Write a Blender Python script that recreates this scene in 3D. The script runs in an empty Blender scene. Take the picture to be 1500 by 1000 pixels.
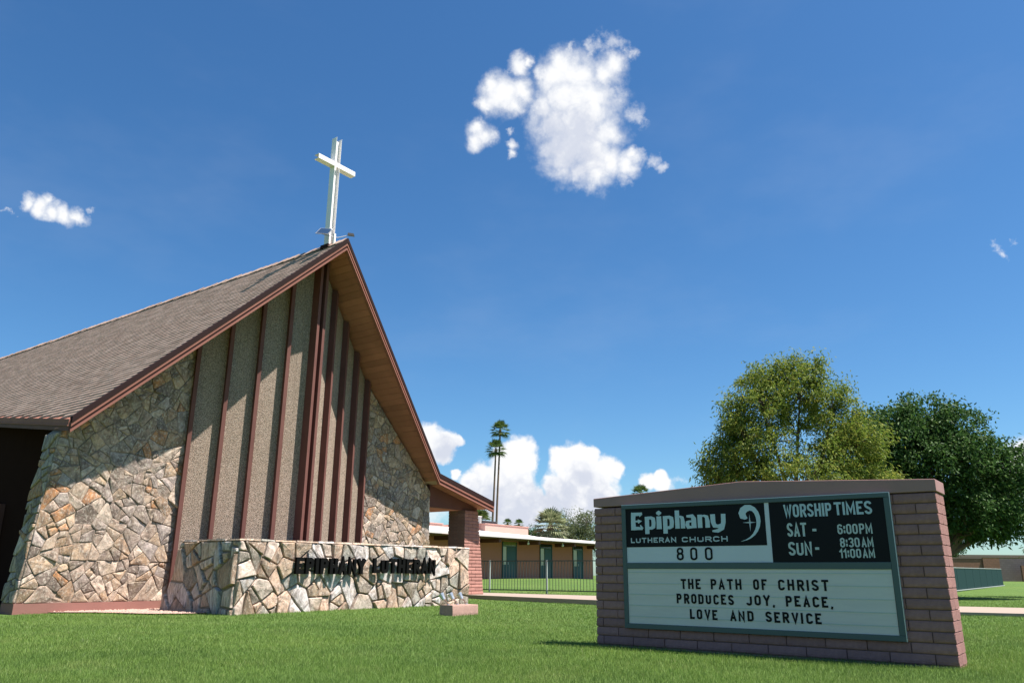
import bpy, math, random
import numpy as np
from mathutils import Vector, Matrix, noise as mnoise
random.seed(7); rng = np.random.default_rng(7)
R = math.radians
scene = bpy.context.scene
col = scene.collection

# ------------------------------------------------------------------ camera
cam_d = bpy.data.cameras.new('camera'); cam = bpy.data.objects.new('camera', cam_d); col.objects.link(cam)
cam_d.sensor_width = 36.0; cam_d.lens = 27.84; cam_d.clip_end = 3000; cam_d.clip_start = 0.05
PITCH, ROLL = R(16.4), R(0.45)
_F = Vector((0, math.cos(PITCH), math.sin(PITCH))); _U0 = Vector((0, -math.sin(PITCH), math.cos(PITCH))); _X0 = Vector((1, 0, 0))
_X = _X0*math.cos(ROLL) + _U0*math.sin(ROLL); _U = -_X0*math.sin(ROLL) + _U0*math.cos(ROLL)
cam.matrix_world = Matrix(((_X.x, _U.x, -_F.x, 0), (_X.y, _U.y, -_F.y, 0), (_X.z, _U.z, -_F.z, 0.82), (0, 0, 0, 1)))
scene.camera = cam

# ------------------------------------------------------------------ world, sun, exposure
SUN_AZ, SUN_EL = 102.0, 64.5            # azimuth clockwise from +Y
world = bpy.data.worlds.new('World'); scene.world = world; world.use_nodes = True
wn, wl = world.node_tree.nodes, world.node_tree.links
wn.clear()
world.cycles.sampling_method = 'MANUAL'; world.cycles.sample_map_resolution = 256
wout = wn.new('ShaderNodeOutputWorld'); wbg = wn.new('ShaderNodeBackground')
SKY_STRENGTH = 0.057
wbg.inputs['Strength'].default_value = SKY_STRENGTH
sky = wn.new('ShaderNodeTexSky'); sky.sky_type = 'NISHITA'; sky.sun_disc = False
sky.sun_elevation = R(SUN_EL); sky.sun_rotation = R(SUN_AZ)
sky.altitude = 300; sky.air_density = 1.0; sky.dust_density = 0.6; sky.ozone_density = 3.0
CLOUD = [(4.67, 33.43, 2.15), (5.23, 31.2, 2.47), (4.7, 35.0, 1.3), (4.46, 29.97, 1.82), (6.29, 31.65, 1.95), (6.51, 28.89, 1.3), (-0.97, 33.6, 1.11), (3.95, 35.61, 0.91), (5.16, 34.86, 1.17), (7.3, 35.0, 1.04), (8.08, 35.43, 0.72), (3.32, 34.79, 1.04), (2.4, 34.93, 0.52), (4.22, 33.44, 1.43), (6.33, 33.0, 1.69), (2.39, 32.75, 1.04), (3.29, 31.75, 1.43), (5.38, 31.19, 1.95), (3.87, 29.98, 1.56), (6.24, 29.66, 1.56), (6.49, 28.0, 1.04), (5.32, 28.3, 0.91), (7.62, 31.09, 1.04), (7.69, 29.09, 0.98), (9.0, 28.76, 0.78), (9.74, 29.22, 0.52), (-0.82, 33.72, 1.04), (-1.75, 34.07, 0.65), (0.4, 34.1, 0.78), (-2.19, 33.09, 0.59), (-0.05, 33.0, 0.65), (-2.9, 31.47, 0.59), (-2.29, 30.98, 0.65), (-2.88, 30.59, 0.65), (-0.25, 30.27, 0.36), (-0.24, 29.64, 0.33), (0.54, 35.78, 0.65), (1.32, 36.01, 0.36), (-33.99, 21.9, 0.39), (-32.98, 22.39, 0.32), (-33.17, 21.84, 0.51), (-32.36, 21.87, 0.51), (-31.54, 21.9, 0.49), (-30.82, 21.87, 0.44)]
CUMULUS = [(-6.02, 9.42, 0.9), (-5.33, 8.9, 1.03), (-4.66, 9.05, 0.77), (-3.86, 9.2, 0.39), (-4.91, 8.25, 0.77), (-4.62, 7.73, 0.39), (-3.93, 6.82, 0.32), (0.62, 8.46, 0.97), (-0.32, 7.66, 1.16), (1.03, 7.93, 0.77), (-1.92, 6.85, 0.9), (-0.84, 6.6, 1.16), (0.23, 6.35, 1.29), (-2.57, 5.93, 1.03), (0.77, 5.44, 1.16), (1.83, 5.05, 0.9), (-0.56, 5.04, 1.55), (0.77, 4.4, 1.42), (2.76, 4.67, 0.9), (-1.89, 5.03, 1.29), (4.66, 8.33, 0.64), (3.45, 8.07, 0.77), (5.6, 8.06, 0.64), (4.51, 7.41, 1.42), (6.78, 7.4, 0.84), (7.57, 7.26, 0.52), (3.03, 6.1, 0.77), (4.1, 6.1, 1.03), (6.09, 6.36, 1.29), (5.4, 5.06, 1.16), (6.6, 5.58, 0.9), (4.74, 4.67, 1.29), (10.56, 6.71, 0.45), (9.77, 6.33, 0.58), (10.67, 6.19, 0.64), (32.46, 6.56, 1.06), (33.21, 6.43, 1.64), (33.92, 6.55, 1.64)]
WISP = [(7.07, 37.02, 0.72), (7.97, 36.5, 0.72), (9.03, 36.08, 0.46), (6.14, 36.83, 0.59), (-0.23, 35.53, 0.46), (11.19, 29.12, 0.52), (12.02, 28.61, 0.52), (9.28, 31.98, 0.85), (9.86, 31.63, 0.65), (8.47, 33.86, 0.78), (8.68, 28.15, 0.72), (-0.34, 31.27, 0.33), (4.59, 37.01, 0.39), (-30.17, 22.39, 0.32), (-34.62, 21.37, 0.24), (-27.46, 23.92, 0.28), (-2.48, 8.03, 0.29), (-3.25, 6.31, 0.79), (9.1, 5.88, 0.46), (11.69, 6.05, 0.53), (12.34, 6.17, 0.33), (-0.54, 3.62, 1.71), (2.09, 3.64, 1.58), (4.46, 3.65, 1.58), (-5.16, 3.83, 1.18), (33.52, 19.72, 0.34), (34.75, 19.84, 0.34)]
SHADE = [(3.87, 30.61, 1.95), (4.75, 29.46, 1.69), (3.28, 31.25, 1.3), (5.38, 31.19, 1.3), (0.77, 3.89, 1.97), (-1.48, 4.38, 1.71), (5.04, 6.62, 0.79), (4.09, 5.71, 0.79), (-4.64, 8.26, 0.92), (3.16, 4.8, 1.32), (6.06, 4.8, 1.18)]

def sdir(a, e):
    return Vector((math.sin(R(a))*math.cos(R(e)), math.cos(R(a))*math.cos(R(e)), math.sin(R(e))))
tc = wn.new('ShaderNodeTexCoord')
def wnoise(scale, detail, rough=0.55, vec=None):
    n = wn.new('ShaderNodeTexNoise'); n.inputs['Scale'].default_value = scale
    n.inputs['Detail'].default_value = detail; n.inputs['Roughness'].default_value = rough
    wl.new(vec or tc.outputs['Generated'], n.inputs['Vector']); return n
def wmath(op, a, b=None, c=None, clamp=False):
    n = wn.new('ShaderNodeMath'); n.operation = op; n.use_clamp = clamp
    for i, v in enumerate((a, b, c)):
        if v is None: continue
        if isinstance(v, (int, float)): n.inputs[i].default_value = v
        else: wl.new(v, n.inputs[i])
    return n.outputs[0]
def wvec(op, a, b):
    n = wn.new('ShaderNodeVectorMath'); n.operation = op
    for i, v in enumerate((a, b)):
        if isinstance(v, (tuple, Vector)): n.inputs[i].default_value = v
        else: wl.new(v, n.inputs[i])
    return n
def warp(vec, scale, amp, detail=5):
    n = wnoise(scale, detail, 0.6, vec)
    s = wvec('SUBTRACT', n.outputs['Color'], (0.5, 0.5, 0.5)).outputs[0]
    m = wvec('MULTIPLY', s, (amp, amp, amp)).outputs[0]
    return wvec('ADD', tc.outputs['Generated'], m).outputs[0]
wv = warp(tc.outputs['Generated'], 20, 0.042, 7)
wv3 = warp(tc.outputs['Generated'], 34, 0.020, 6)
wv2 = warp(tc.outputs['Generated'], 22, 0.075, 7)
def blobfield(lst, vec, grow=1.0):
    acc = None
    for a, e, r in lst:
        d = wvec('DISTANCE', vec, sdir(a, e)).outputs['Value']
        f = wmath('MULTIPLY_ADD', d, -1/(R(r)*grow), 1.0)
        acc = f if acc is None else wmath('SMOOTH_MAX', acc, f, 0.22)
    return acc
fine = wnoise(56, 9, 0.58).outputs['Fac']
billow = wn.new('ShaderNodeTexVoronoi'); billow.feature = 'SMOOTH_F1'; billow.inputs['Scale'].default_value = 70
billow.inputs['Smoothness'].default_value = 0.3
try: billow.inputs['Detail'].default_value = 2.0
except Exception: pass
wl.new(wv, billow.inputs['Vector'])
F1 = blobfield(CLOUD, wv, 1.62)
F1 = wmath('ADD', F1, wmath('MULTIPLY_ADD', fine, 0.72, -0.33))
F1 = wmath('ADD', F1, wmath('MULTIPLY_ADD', billow.outputs['Distance'], -0.10, 0.04))
def smooth(v, a, b, to0=0.0, to1=1.0):
    m = wn.new('ShaderNodeMapRange'); m.interpolation_type = 'SMOOTHSTEP'
    m.inputs['From Min'].default_value = a; m.inputs['From Max'].default_value = b
    m.inputs['To Min'].default_value = to0; m.inputs['To Max'].default_value = to1
    wl.new(v, m.inputs['Value']); return m.outputs[0]
A1 = smooth(F1, -0.02, 0.86)
F3 = blobfield(CUMULUS, wv3, 1.30)
F3 = wmath('ADD', F3, wmath('MULTIPLY_ADD', fine, 0.80, -0.36))
A1 = wmath('MAXIMUM', A1, smooth(F3, 0.0, 0.42))
F2 = blobfield(WISP, wv2, 1.35)
F2 = wmath('ADD', F2, wmath('MULTIPLY_ADD', fine, 1.6, -0.86))
A2 = smooth(F2, -0.05, 1.0, 0.0, 0.60)
veil_n = wnoise(2.6, 5, 0.6, wvec('MULTIPLY', tc.outputs['Generated'], (1.0, 1.0, 2.2)).outputs[0]).outputs['Fac']
A3 = smooth(veil_n, 0.46, 0.78, 0.0, 0.05)
alpha = wmath('MAXIMUM', wmath('MAXIMUM', A1, A2), A3)
SH = smooth(wmath('ADD', blobfield(SHADE, wv3, 1.45), wmath('MULTIPLY_ADD', billow.outputs['Distance'], 0.55, -0.22)), 0.0, 1.1)
cmix = wn.new('ShaderNodeMix'); cmix.data_type = 'RGBA'
cmix.inputs[6].default_value = (7.3, 7.35, 7.45, 1); cmix.inputs[7].default_value = (5.0, 5.3, 6.1, 1)
wl.new(SH, cmix.inputs[0])
smix = wn.new('ShaderNodeMix'); smix.data_type = 'RGBA'
hs = wn.new('ShaderNodeHueSaturation'); hs.inputs['Saturation'].default_value = 1.18
tint = wn.new('ShaderNodeMix'); tint.data_type = 'RGBA'; tint.blend_type = 'MULTIPLY'; tint.inputs[0].default_value = 1.0; tint.inputs[7].default_value = (0.73, 0.96, 1.06, 1); hs.inputs['Value'].default_value = 1.0
wl.new(sky.outputs[0], hs.inputs['Color'])
wl.new(alpha, smix.inputs[0]); wl.new(hs.outputs[0], tint.inputs[6]); wl.new(tint.outputs[2], smix.inputs[6]); wl.new(cmix.outputs[2], smix.inputs[7])
wl.new(smix.outputs[2], wbg.inputs['Color']); wl.new(wbg.outputs[0], wout.inputs['Surface'])

sun_d = bpy.data.lights.new('sun', 'SUN'); sun_d.energy = 5.0; sun_d.angle = R(0.53); sun_d.color = (1.0, 0.955, 0.88)
sun = bpy.data.objects.new('sun', sun_d); col.objects.link(sun)
sun.rotation_euler = sdir(SUN_AZ, SUN_EL).to_track_quat('Z', 'Y').to_euler()
scene.view_settings.view_transform = 'Standard'; scene.view_settings.look = 'None'
scene.view_settings.exposure = 1.28; scene.view_settings.gamma = 1.0; scene.view_settings.use_curve_mapping = False
scene.render.engine = 'CYCLES'

# ------------------------------------------------------------------ helpers
class MB:
    def __init__(s): s.v = []; s.f = []; s.mi = []
    def face(s, pts, mi=0):
        b = len(s.v); s.v += [tuple(p) for p in pts]; s.f.append(tuple(range(b, b+len(pts)))); s.mi.append(mi); return s
    def box(s, x0, x1, y0, y1, z0, z1, mi=0):
        b = len(s.v)
        s.v += [(x0,y0,z0),(x1,y0,z0),(x1,y1,z0),(x0,y1,z0),(x0,y0,z1),(x1,y0,z1),(x1,y1,z1),(x0,y1,z1)]
        for q in ((0,3,2,1),(4,5,6,7),(0,1,5,4),(1,2,6,5),(2,3,7,6),(3,0,4,7)): s.f.append(tuple(b+i for i in q)); s.mi.append(mi)
        return s
    def hexa(s, a, c, mi=0):
        "prism between two equally long loops (a: first cap, c: second cap)"
        n = len(a); b = len(s.v); s.v += [tuple(p) for p in a] + [tuple(p) for p in c]
        s.f.append(tuple(b+i for i in range(n-1, -1, -1))); s.f.append(tuple(b+n+i for i in range(n)))
        s.mi += [mi, mi]
        for i in range(n):
            j = (i+1) % n; s.f.append((b+i, b+j, b+n+j, b+n+i)); s.mi.append(mi)
        return s
    def tube(s, pts, rads, n=6, cap=True, mi=0):
        pts = [Vector(p) for p in pts]
        if isinstance(rads, (int, float)): rads = [rads]*len(pts)
        b = len(s.v)
        for i, p in enumerate(pts):
            t = (pts[min(i+1, len(pts)-1)] - pts[max(i-1, 0)])
            t = t.normalized() if t.length > 1e-9 else Vector((0,0,1))
            u = t.cross(Vector((0,0,1)))
            if u.length < 1e-3: u = t.cross(Vector((1,0,0)))
            u.normalize(); w = t.cross(u)
            for k in range(n):
                a = 2*math.pi*k/n; s.v.append(tuple(p + (u*math.cos(a)+w*math.sin(a))*rads[i]))
        for i in range(len(pts)-1):
            for k in range(n):
                k2 = (k+1) % n
                s.f.append((b+i*n+k, b+i*n+k2, b+(i+1)*n+k2, b+(i+1)*n+k)); s.mi.append(mi)
        if cap:
            s.f.append(tuple(b+k for k in range(n-1, -1, -1))); s.f.append(tuple(b+(len(pts)-1)*n+k for k in range(n))); s.mi += [mi, mi]
        return s
    def mesh(s, name, m, smooth=False):
        me = bpy.data.meshes.new(name); me.from_pydata(s.v, [], s.f)
        for x in (m if isinstance(m, (list, tuple)) else [m]): me.materials.append(x)
        if isinstance(m, (list, tuple)) and len(m) > 1: me.polygons.foreach_set('material_index', s.mi)
        if smooth: me.polygons.foreach_set('use_smooth', [True]*len(s.f))
        me.update(); return me
def link(name, me, parent=None, loc=None, rz=None):
    o = bpy.data.objects.new(name, me); col.objects.link(o)
    if parent is not None: o.parent = parent
    if loc is not None: o.location = loc
    if rz is not None: o.rotation_euler = (0, 0, rz)
    return o
def obj(name, mb, m, parent=None, smooth=False, kind=None):
    o = link(name, mb.mesh(name, m, smooth), parent)
    if kind: o['kind'] = kind
    return o
def clean_normals(o):
    import bmesh
    bm = bmesh.new(); bm.from_mesh(o.data); bmesh.ops.recalc_face_normals(bm, faces=bm.faces); bm.to_mesh(o.data); bm.free(); return o
def tag(o, label, cat, group=None, kind=None):
    if label: o['label'] = label
    if cat: o['category'] = cat
    if group: o['group'] = group
    if kind: o['kind'] = kind
    return o
def empty(name, loc, rz=0, label=None, cat=None, group=None):
    o = bpy.data.objects.new(name, None); col.objects.link(o); o.location = loc; o.rotation_euler = (0, 0, rz)
    o.empty_display_size = 0.2
    return tag(o, label, cat, group)
def bulk(name, verts, faces, m, parent=None, kind=None):
    "numpy arrays -> mesh; faces (n,k) of one size, or a list of such arrays"
    if not isinstance(faces, list): faces = [faces]
    me = bpy.data.meshes.new(name); me.vertices.add(len(verts)); me.vertices.foreach_set('co', np.ascontiguousarray(verts, dtype=np.float32).ravel())
    nl = sum(f.size for f in faces); nf = sum(len(f) for f in faces)
    me.loops.add(nl); me.loops.foreach_set('vertex_index', np.concatenate([f.ravel() for f in faces]).astype(np.int32))
    me.polygons.add(nf); st = []; o = 0
    for f in faces:
        st.append(o + np.arange(len(f))*f.shape[1]); o += f.size
    me.polygons.foreach_set('loop_start', np.concatenate(st).astype(np.int32))
    me.update(calc_edges=True); me.validate()
    me.materials.append(m); ob = link(name, me, parent)
    if kind: ob['kind'] = kind
    return ob

# ------------------------------------------------------------------ materials
class NT:
    def __init__(s, name):
        s.m = bpy.data.materials.new(name); s.m.use_nodes = True; s.t = s.m.node_tree; s.n = s.t.nodes; s.l = s.t.links
        s.b = s.n['Principled BSDF']; s.tc = None
    def new(s, t): return s.n.new(t)
    def coord(s, kind='Object'):
        if s.tc is None: s.tc = s.new('ShaderNodeTexCoord')
        return s.tc.outputs[kind]
    def put(s, sock, v):
        if hasattr(v, 'is_linked') or hasattr(v, 'links'): s.l.new(v, sock)
        else: sock.default_value = v
    def noise(s, scale, detail=3, rough=0.5, vec=None, dim='3D', dist=0.0):
        n = s.new('ShaderNodeTexNoise'); n.inputs['Scale'].default_value = scale; n.inputs['Detail'].default_value = detail
        n.inputs['Roughness'].default_value = rough; n.inputs['Distortion'].default_value = dist
        s.l.new(vec if vec is not None else s.coord(), n.inputs['Vector']); return n.outputs['Fac']
    def voro(s, scale, feature='F1', out='Distance', vec=None, rnd=1.0):
        n = s.new('ShaderNodeTexVoronoi'); n.feature = feature; n.inputs['Scale'].default_value = scale; n.inputs['Randomness'].default_value = rnd
        s.l.new(vec if vec is not None else s.coord(), n.inputs['Vector']); return n.outputs[out]
    def ramp(s, fac, stops, interp='LINEAR'):
        r = s.new('ShaderNodeValToRGB'); r.color_ramp.interpolation = interp; e = r.color_ramp.elements
        while len(e) < len(stops): e.new(0.5)
        for i, (p, c) in enumerate(stops): e[i].position = p; e[i].color = (*c, 1) if len(c) == 3 else c
        s.l.new(fac, r.inputs[0]); return r.outputs[0]
    def mix(s, fac, a, b, blend='MIX'):
        n = s.new('ShaderNodeMix'); n.data_type = 'RGBA'; n.blend_type = blend
        for k, v in ((0, fac), (6, a), (7, b)):
            if isinstance(v, tuple): v = (*v, 1) if len(v) == 3 else v
            s.put(n.inputs[k], v)
        return n.outputs[2]
    def math(s, op, a, b=0.5, clamp=False):
        n = s.new('ShaderNodeMath'); n.operation = op; n.use_clamp = clamp; s.put(n.inputs[0], a); s.put(n.inputs[1], b); return n.outputs[0]
    def rangem(s, v, a, b, c=0.0, d=1.0):
        n = s.new('ShaderNodeMapRange'); s.l.new(v, n.inputs[0])
        for i, x in enumerate((a, b, c, d)): n.inputs[i+1].default_value = x
        return n.outputs[0]
    def rnd(s): return s.new('ShaderNodeObjectInfo').outputs['Random']
    def island(s): return s.new('ShaderNodeNewGeometry').outputs['Random Per Island']
    def mapping(s, scale=(1,1,1), rot=(0,0,0), vec=None, rotsock=None):
        n = s.new('ShaderNodeMapping'); n.inputs['Scale'].default_value = scale; n.inputs['Rotation'].default_value = rot
        s.l.new(vec if vec is not None else s.coord(), n.inputs['Vector'])
        if rotsock is not None: s.l.new(rotsock, n.inputs['Rotation'])
        return n.outputs[0]
    def bump(s, h, strength=0.5, dist=0.01):
        n = s.new('ShaderNodeBump'); n.inputs['Strength'].default_value = strength; n.inputs['Distance'].default_value = dist
        s.l.new(h, n.inputs['Height']); s.l.new(n.outputs[0], s.b.inputs['Normal']); return n
    def done(s, color, rough=0.8, metallic=0.0, spec=None):
        if isinstance(color, tuple): color = (*color, 1) if len(color) == 3 else color
        s.put(s.b.inputs['Base Color'], color); s.put(s.b.inputs['Roughness'], rough); s.b.inputs['Metallic'].default_value = metallic
        if spec is not None: s.b.inputs['Specular IOR Level'].default_value = spec
        return s.m
def sc(c, k): return tuple(min(1, x*k) for x in c)
def simple(name, c, var=0.15, scale=4, rough=0.7, bump=0.0, bscale=60, metallic=0.0, spec=None, rndk=0.0, coord='Object'):
    t = NT(name); n = t.noise(scale, 4, 0.6, t.coord(coord)); cc = t.mix(n, sc(c, 1-var*1.3), sc(c, 1+var*1.3))
    if rndk:
        k = t.rangem(t.rnd(), 0, 1, 1-rndk, 1+rndk); g = t.new('ShaderNodeCombineColor')
        for i in range(3): t.l.new(k, g.inputs[i])
        cc = t.mix(1.0, cc, g.outputs[0], 'MULTIPLY')
    if bump: t.bump(t.noise(bscale, 4, 0.6, t.coord(coord)), bump, 0.01)
    return t.done(cc, rough, metallic, spec)

def stone_mat(name, stops, tint=(0.34, 0.25, 0.14), k=1.0, rust=0.5, streak=0.5):
    t = NT(name); rnd = t.rnd()
    base = t.ramp(rnd, [(p, (c[0]*k*1.10, c[1]*k*0.985, c[2]*k*0.97)) for p, c in stops], 'CONSTANT')
    off = t.math('MULTIPLY', rnd, 57.0); rot = t.new('ShaderNodeCombineXYZ')
    t.l.new(t.math('MULTIPLY', rnd, 40.0), rot.inputs[1]); t.l.new(off, rot.inputs[0])
    mp = t.mapping((3.0, 11.0, 2.2), vec=t.coord(), rotsock=rot.outputs[0])
    st = t.noise(1.6, 7, 0.68, mp, dist=0.9)
    blot = t.noise(7, 5, 0.65, mp)
    dark = t.mix(t.rangem(st, 0.40, 0.62, 0, streak), base, sc((0.115, 0.084, 0.066), k))
    lite = t.mix(t.rangem(blot, 0.50, 0.66, 0, 0.60), dark, sc((0.63, 0.54, 0.45), k))
    ru = t.mix(t.rangem(t.noise(2.1, 4, 0.6, t.mapping((1,1,1), vec=t.coord())), 0.52, 0.72, 0, rust), lite, sc(tint, k))
    fine = t.noise(55, 6, 0.7)
    out = t.mix(0.35, ru, t.mix(fine, (0.15,0.15,0.15), (0.95,0.95,0.95)), 'OVERLAY')
    h = t.math('ADD', t.math('MULTIPLY', st, 1.0), t.math('MULTIPLY', fine, 0.35))
    t.bump(h, 1.0, 0.035)
    return t.done(out, 0.86, spec=0.3)
CH_STONE = stone_mat('rubble_stone', [(0,(0.38,0.30,0.235)),(0.13,(0.44,0.355,0.27)),(0.25,(0.27,0.235,0.205)),(0.36,(0.36,0.255,0.165)),(0.46,(0.60,0.51,0.41)),(0.57,(0.19,0.155,0.13)),(0.67,(0.37,0.33,0.30)),(0.78,(0.47,0.36,0.245)),(0.88,(0.31,0.26,0.215)),(0.925,(0.46,0.24,0.11))], rust=0.40, streak=0.85)
PL_STONE = stone_mat('quartzite_stone', [(0,(0.54,0.48,0.41)),(0.13,(0.31,0.325,0.29)),(0.24,(0.46,0.36,0.26)),(0.36,(0.60,0.59,0.58)),(0.47,(0.34,0.255,0.185)),(0.57,(0.64,0.55,0.47)),(0.70,(0.25,0.23,0.195)),(0.79,(0.54,0.40,0.30)),(0.90,(0.46,0.49,0.49))], tint=(0.42,0.26,0.14), rust=0.45, streak=0.85)
MORTAR = simple('grey_mortar', (0.215,0.165,0.125), 0.2, 9, 0.95, 0.5, 90)
def agg_mat():
    t = NT('exposed_aggregate'); v = t.voro(62, 'F1', 'Color'); d = t.voro(62, 'F1', 'Distance')
    sep = t.new('ShaderNodeSeparateColor'); t.l.new(v, sep.inputs[0])
    c = t.ramp(sep.outputs[0], [(0,(0.255,0.18,0.135)),(0.3,(0.375,0.270,0.208)),(0.55,(0.475,0.350,0.275)),(0.8,(0.55,0.435,0.36)),(1,(0.25,0.18,0.145))])
    c = t.mix(t.rangem(d, 0.35, 0.75), c, (0.13,0.105,0.08))
    c = t.mix(t.rangem(t.noise(0.9, 5, 0.6), 0.3, 0.75, 0, 0.30), c, (0.20,0.16,0.11))
    sk = t.noise(1.0, 5, 0.65, t.mapping((5.5, 5.5, 0.35), vec=t.coord())); c = t.mix(t.rangem(sk, 0.50, 0.72, 0, 0.38), c, (0.17,0.125,0.095))
    t.bump(t.math('MULTIPLY', d, -1.0), 0.6, 0.015); return t.done(c, 0.92, spec=0.25)
AGG = agg_mat()
MAROON = simple('maroon_paint', (0.135,0.056,0.046), 0.24, 1.7, 0.75, 0.10, 22, rndk=0.06, spec=0.2)
ROSE = simple('rose_trim_paint', (0.25,0.105,0.080), 0.22, 1.5, 0.8, 0.10, 22, spec=0.15)
DARKTRIM = simple('dark_edge_metal', (0.026,0.013,0.013), 0.1, 3, 0.8, spec=0.1)
PLINTH = simple('painted_plinth', (0.24,0.105,0.085), 0.12, 2.5, 0.85, 0.3, 40)
SOFFIT = simple('stained_soffit_board', (0.36,0.150,0.100), 0.2, 2, 0.8, 0.1, 40, rndk=0.12)
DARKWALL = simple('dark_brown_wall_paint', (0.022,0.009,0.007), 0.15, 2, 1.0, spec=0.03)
def shingle_mat():
    t = NT('asphalt_shingle'); i = t.island()
    c = t.ramp(i, [(0,(0.285,0.193,0.152)),(0.35,(0.350,0.245,0.195)),(0.7,(0.415,0.300,0.245)),(1,(0.31,0.208,0.165))])
    n = t.noise(0.35, 5, 0.6); c = t.mix(t.rangem(n, 0.35, 0.7, 0, 0.45), c, (0.36,0.255,0.205))
    f = t.noise(160, 4, 0.7); c = t.mix(0.5, c, t.mix(f, (0.1,0.1,0.1), (0.9,0.9,0.9)), 'OVERLAY')
    return t.done(c, 0.95, spec=0.15)
SHINGLE = shingle_mat()
SHADOWLINE = simple('shingle_shadow_band', (0.09,0.072,0.062), 0.1, 20, 0.95)
def brick_mat(name, c, rk=0.10, soot=0.2):
    t = NT(name); n = t.noise(14, 6, 0.7); n2 = t.noise(2.5, 4, 0.6)
    k = t.rangem(t.rnd(), 0, 1, 1-rk, 1+rk); g = t.new('ShaderNodeCombineColor')
    for i in range(3): t.l.new(k, g.inputs[i])
    cc = t.mix(t.rangem(n, 0.3, 0.75), sc(c, 0.86), sc(c, 1.14)); cc = t.mix(1.0, cc, g.outputs[0], 'MULTIPLY')
    cc = t.mix(t.rangem(n2, 0.5, 0.8, 0, soot), cc, sc(c, 0.6)); cc = t.mix(t.rangem(t.noise(5.5, 6, 0.75, dist=0.6), 0.56, 0.78, 0, 0.35), cc, sc(c, 1.65))
    t.bump(t.math('ADD', t.noise(26, 6, 0.72), t.math('MULTIPLY', t.voro(70), 0.4)), 0.55, 0.012); return t.done(cc, 0.9, spec=0.25)
SIGNBRICK = brick_mat('painted_slump_block', (0.295,0.148,0.132))
COLBRICK = brick_mat('rose_slump_block', (0.34,0.165,0.135), 0.12)
SIGNJOINT = simple('recessed_block_joint', (0.15,0.085,0.073), 0.12, 8, 0.95, 0.3, 60)
CAPPAINT = simple('painted_sign_cap', (0.305,0.155,0.140), 0.10, 2.2, 0.6, 0.12, 25)
WHITE = simple('white_enamel', (0.80,0.755,0.74), 0.06, 3, 0.4)
CONCRETE = simple('pale_concrete', (0.27,0.205,0.165), 0.13, 1.4, 0.9, 0.25, 30)
CURB = simple('curb_concrete', (0.30,0.235,0.20), 0.16, 2.4, 0.9, 0.3, 30)  # curb faces: slightly paler concrete than the walkway top
BLACK = simple('black_paint', (0.012,0.012,0.013), 0.1, 4, 0.5)

# ------------------------------------------------------------------ terrain
def sstep(x, a, b):
    t = min(1, max(0, (x-a)/(b-a))); return t*t*(3-2*t)
LY = ([-50,14,18,26,29,52,90,3000],[0,0,0.05,0.08,0.17,0.60,0.62,0.62])
RY = ([-50,14,20,41,56,80,100,3000],[0,0,0.04,0.20,0.36,0.575,0.6,0.6])
def hgt(x, y):
    k = sstep(x, 4, 10); return float(np.interp(y, *LY))*(1-k) + float(np.interp(y, *RY))*k
def grass_ground():
    t = NT('lawn_soil_and_thatch'); n = t.noise(0.9, 5, 0.6); f = t.noise(30, 4, 0.7)
    c = t.mix(t.rangem(n, 0.35, 0.7), (0.085,0.150,0.032), (0.120,0.185,0.042)); c = t.mix(t.rangem(f, 0.35, 0.75), (0.06,0.10,0.025), c)
    c = t.mix(t.rangem(t.noise(0.25, 3, 0.5), 0.5, 0.8, 0, 0.4), c, (0.17,0.20,0.06))
    t.bump(f, 0.8, 0.03); return t.done(c, 0.95, spec=0.1)
GROUND = grass_ground()
def grid(name, xs, ys, m, zoff=0.0, kind='structure'):
    V = np.array([(x, y, hgt(x, y)+zoff) for y in ys for x in xs]); nx, ny = len(xs), len(ys)
    F = np.array([(j*nx+i, j*nx+i+1, (j+1)*nx+i+1, (j+1)*nx+i) for j in range(ny-1) for i in range(nx-1)])
    return bulk(name, V, F, m, None, kind)
xs = np.concatenate([[-2500,-800,-300,-120,-60], np.arange(-40, 60.1, 2.0), [80,140,320,800,2500]])
ys = np.concatenate([[-60,-20,-5], np.arange(0, 100.1, 1.5), [130,200,400,900,2600]])
ground = grid('ground', xs, ys, GROUND)
ground['label'] = 'green lawn sloping gently up to the buildings'

def slab(name, back, front, z, th, m, mside):
    mb = MB(); n = len(back)
    for i in range(n-1):
        a, b, c, d = back[i], back[i+1], front[i+1], front[i]
        mb.face([(d[0],d[1],z[i]),(c[0],c[1],z[i+1]),(b[0],b[1],z[i+1]),(a[0],a[1],z[i])], 0)
        mb.face([(d[0],d[1],z[i]-th),(c[0],c[1],z[i+1]-th),(c[0],c[1],z[i+1]),(d[0],d[1],z[i])], 1)
        mb.face([(a[0],a[1],z[i]),(b[0],b[1],z[i+1]),(b[0],b[1],z[i+1]-th),(a[0],a[1],z[i]-th)], 1)
    return obj(name, mb, [m, mside], kind='structure')
WBACK = [(-9,38.0),(-1.5,30.1),(2.7,26.9),(12.0,22.4),(20,18.7),(34,12.5)]
WFRONT = [(-8,31.6),(-1.23,26.2),(2.29,22.1),(10.07,18.6),(20,14.2),(31,9.2)]
WZ = [0.21,0.205,0.195,0.10,0.08,0.07]
path = slab('path', WBACK, WFRONT, WZ, 0.16, CONCRETE, CURB)
path['label'] = 'pale concrete walkway edging the front lawn'

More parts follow.
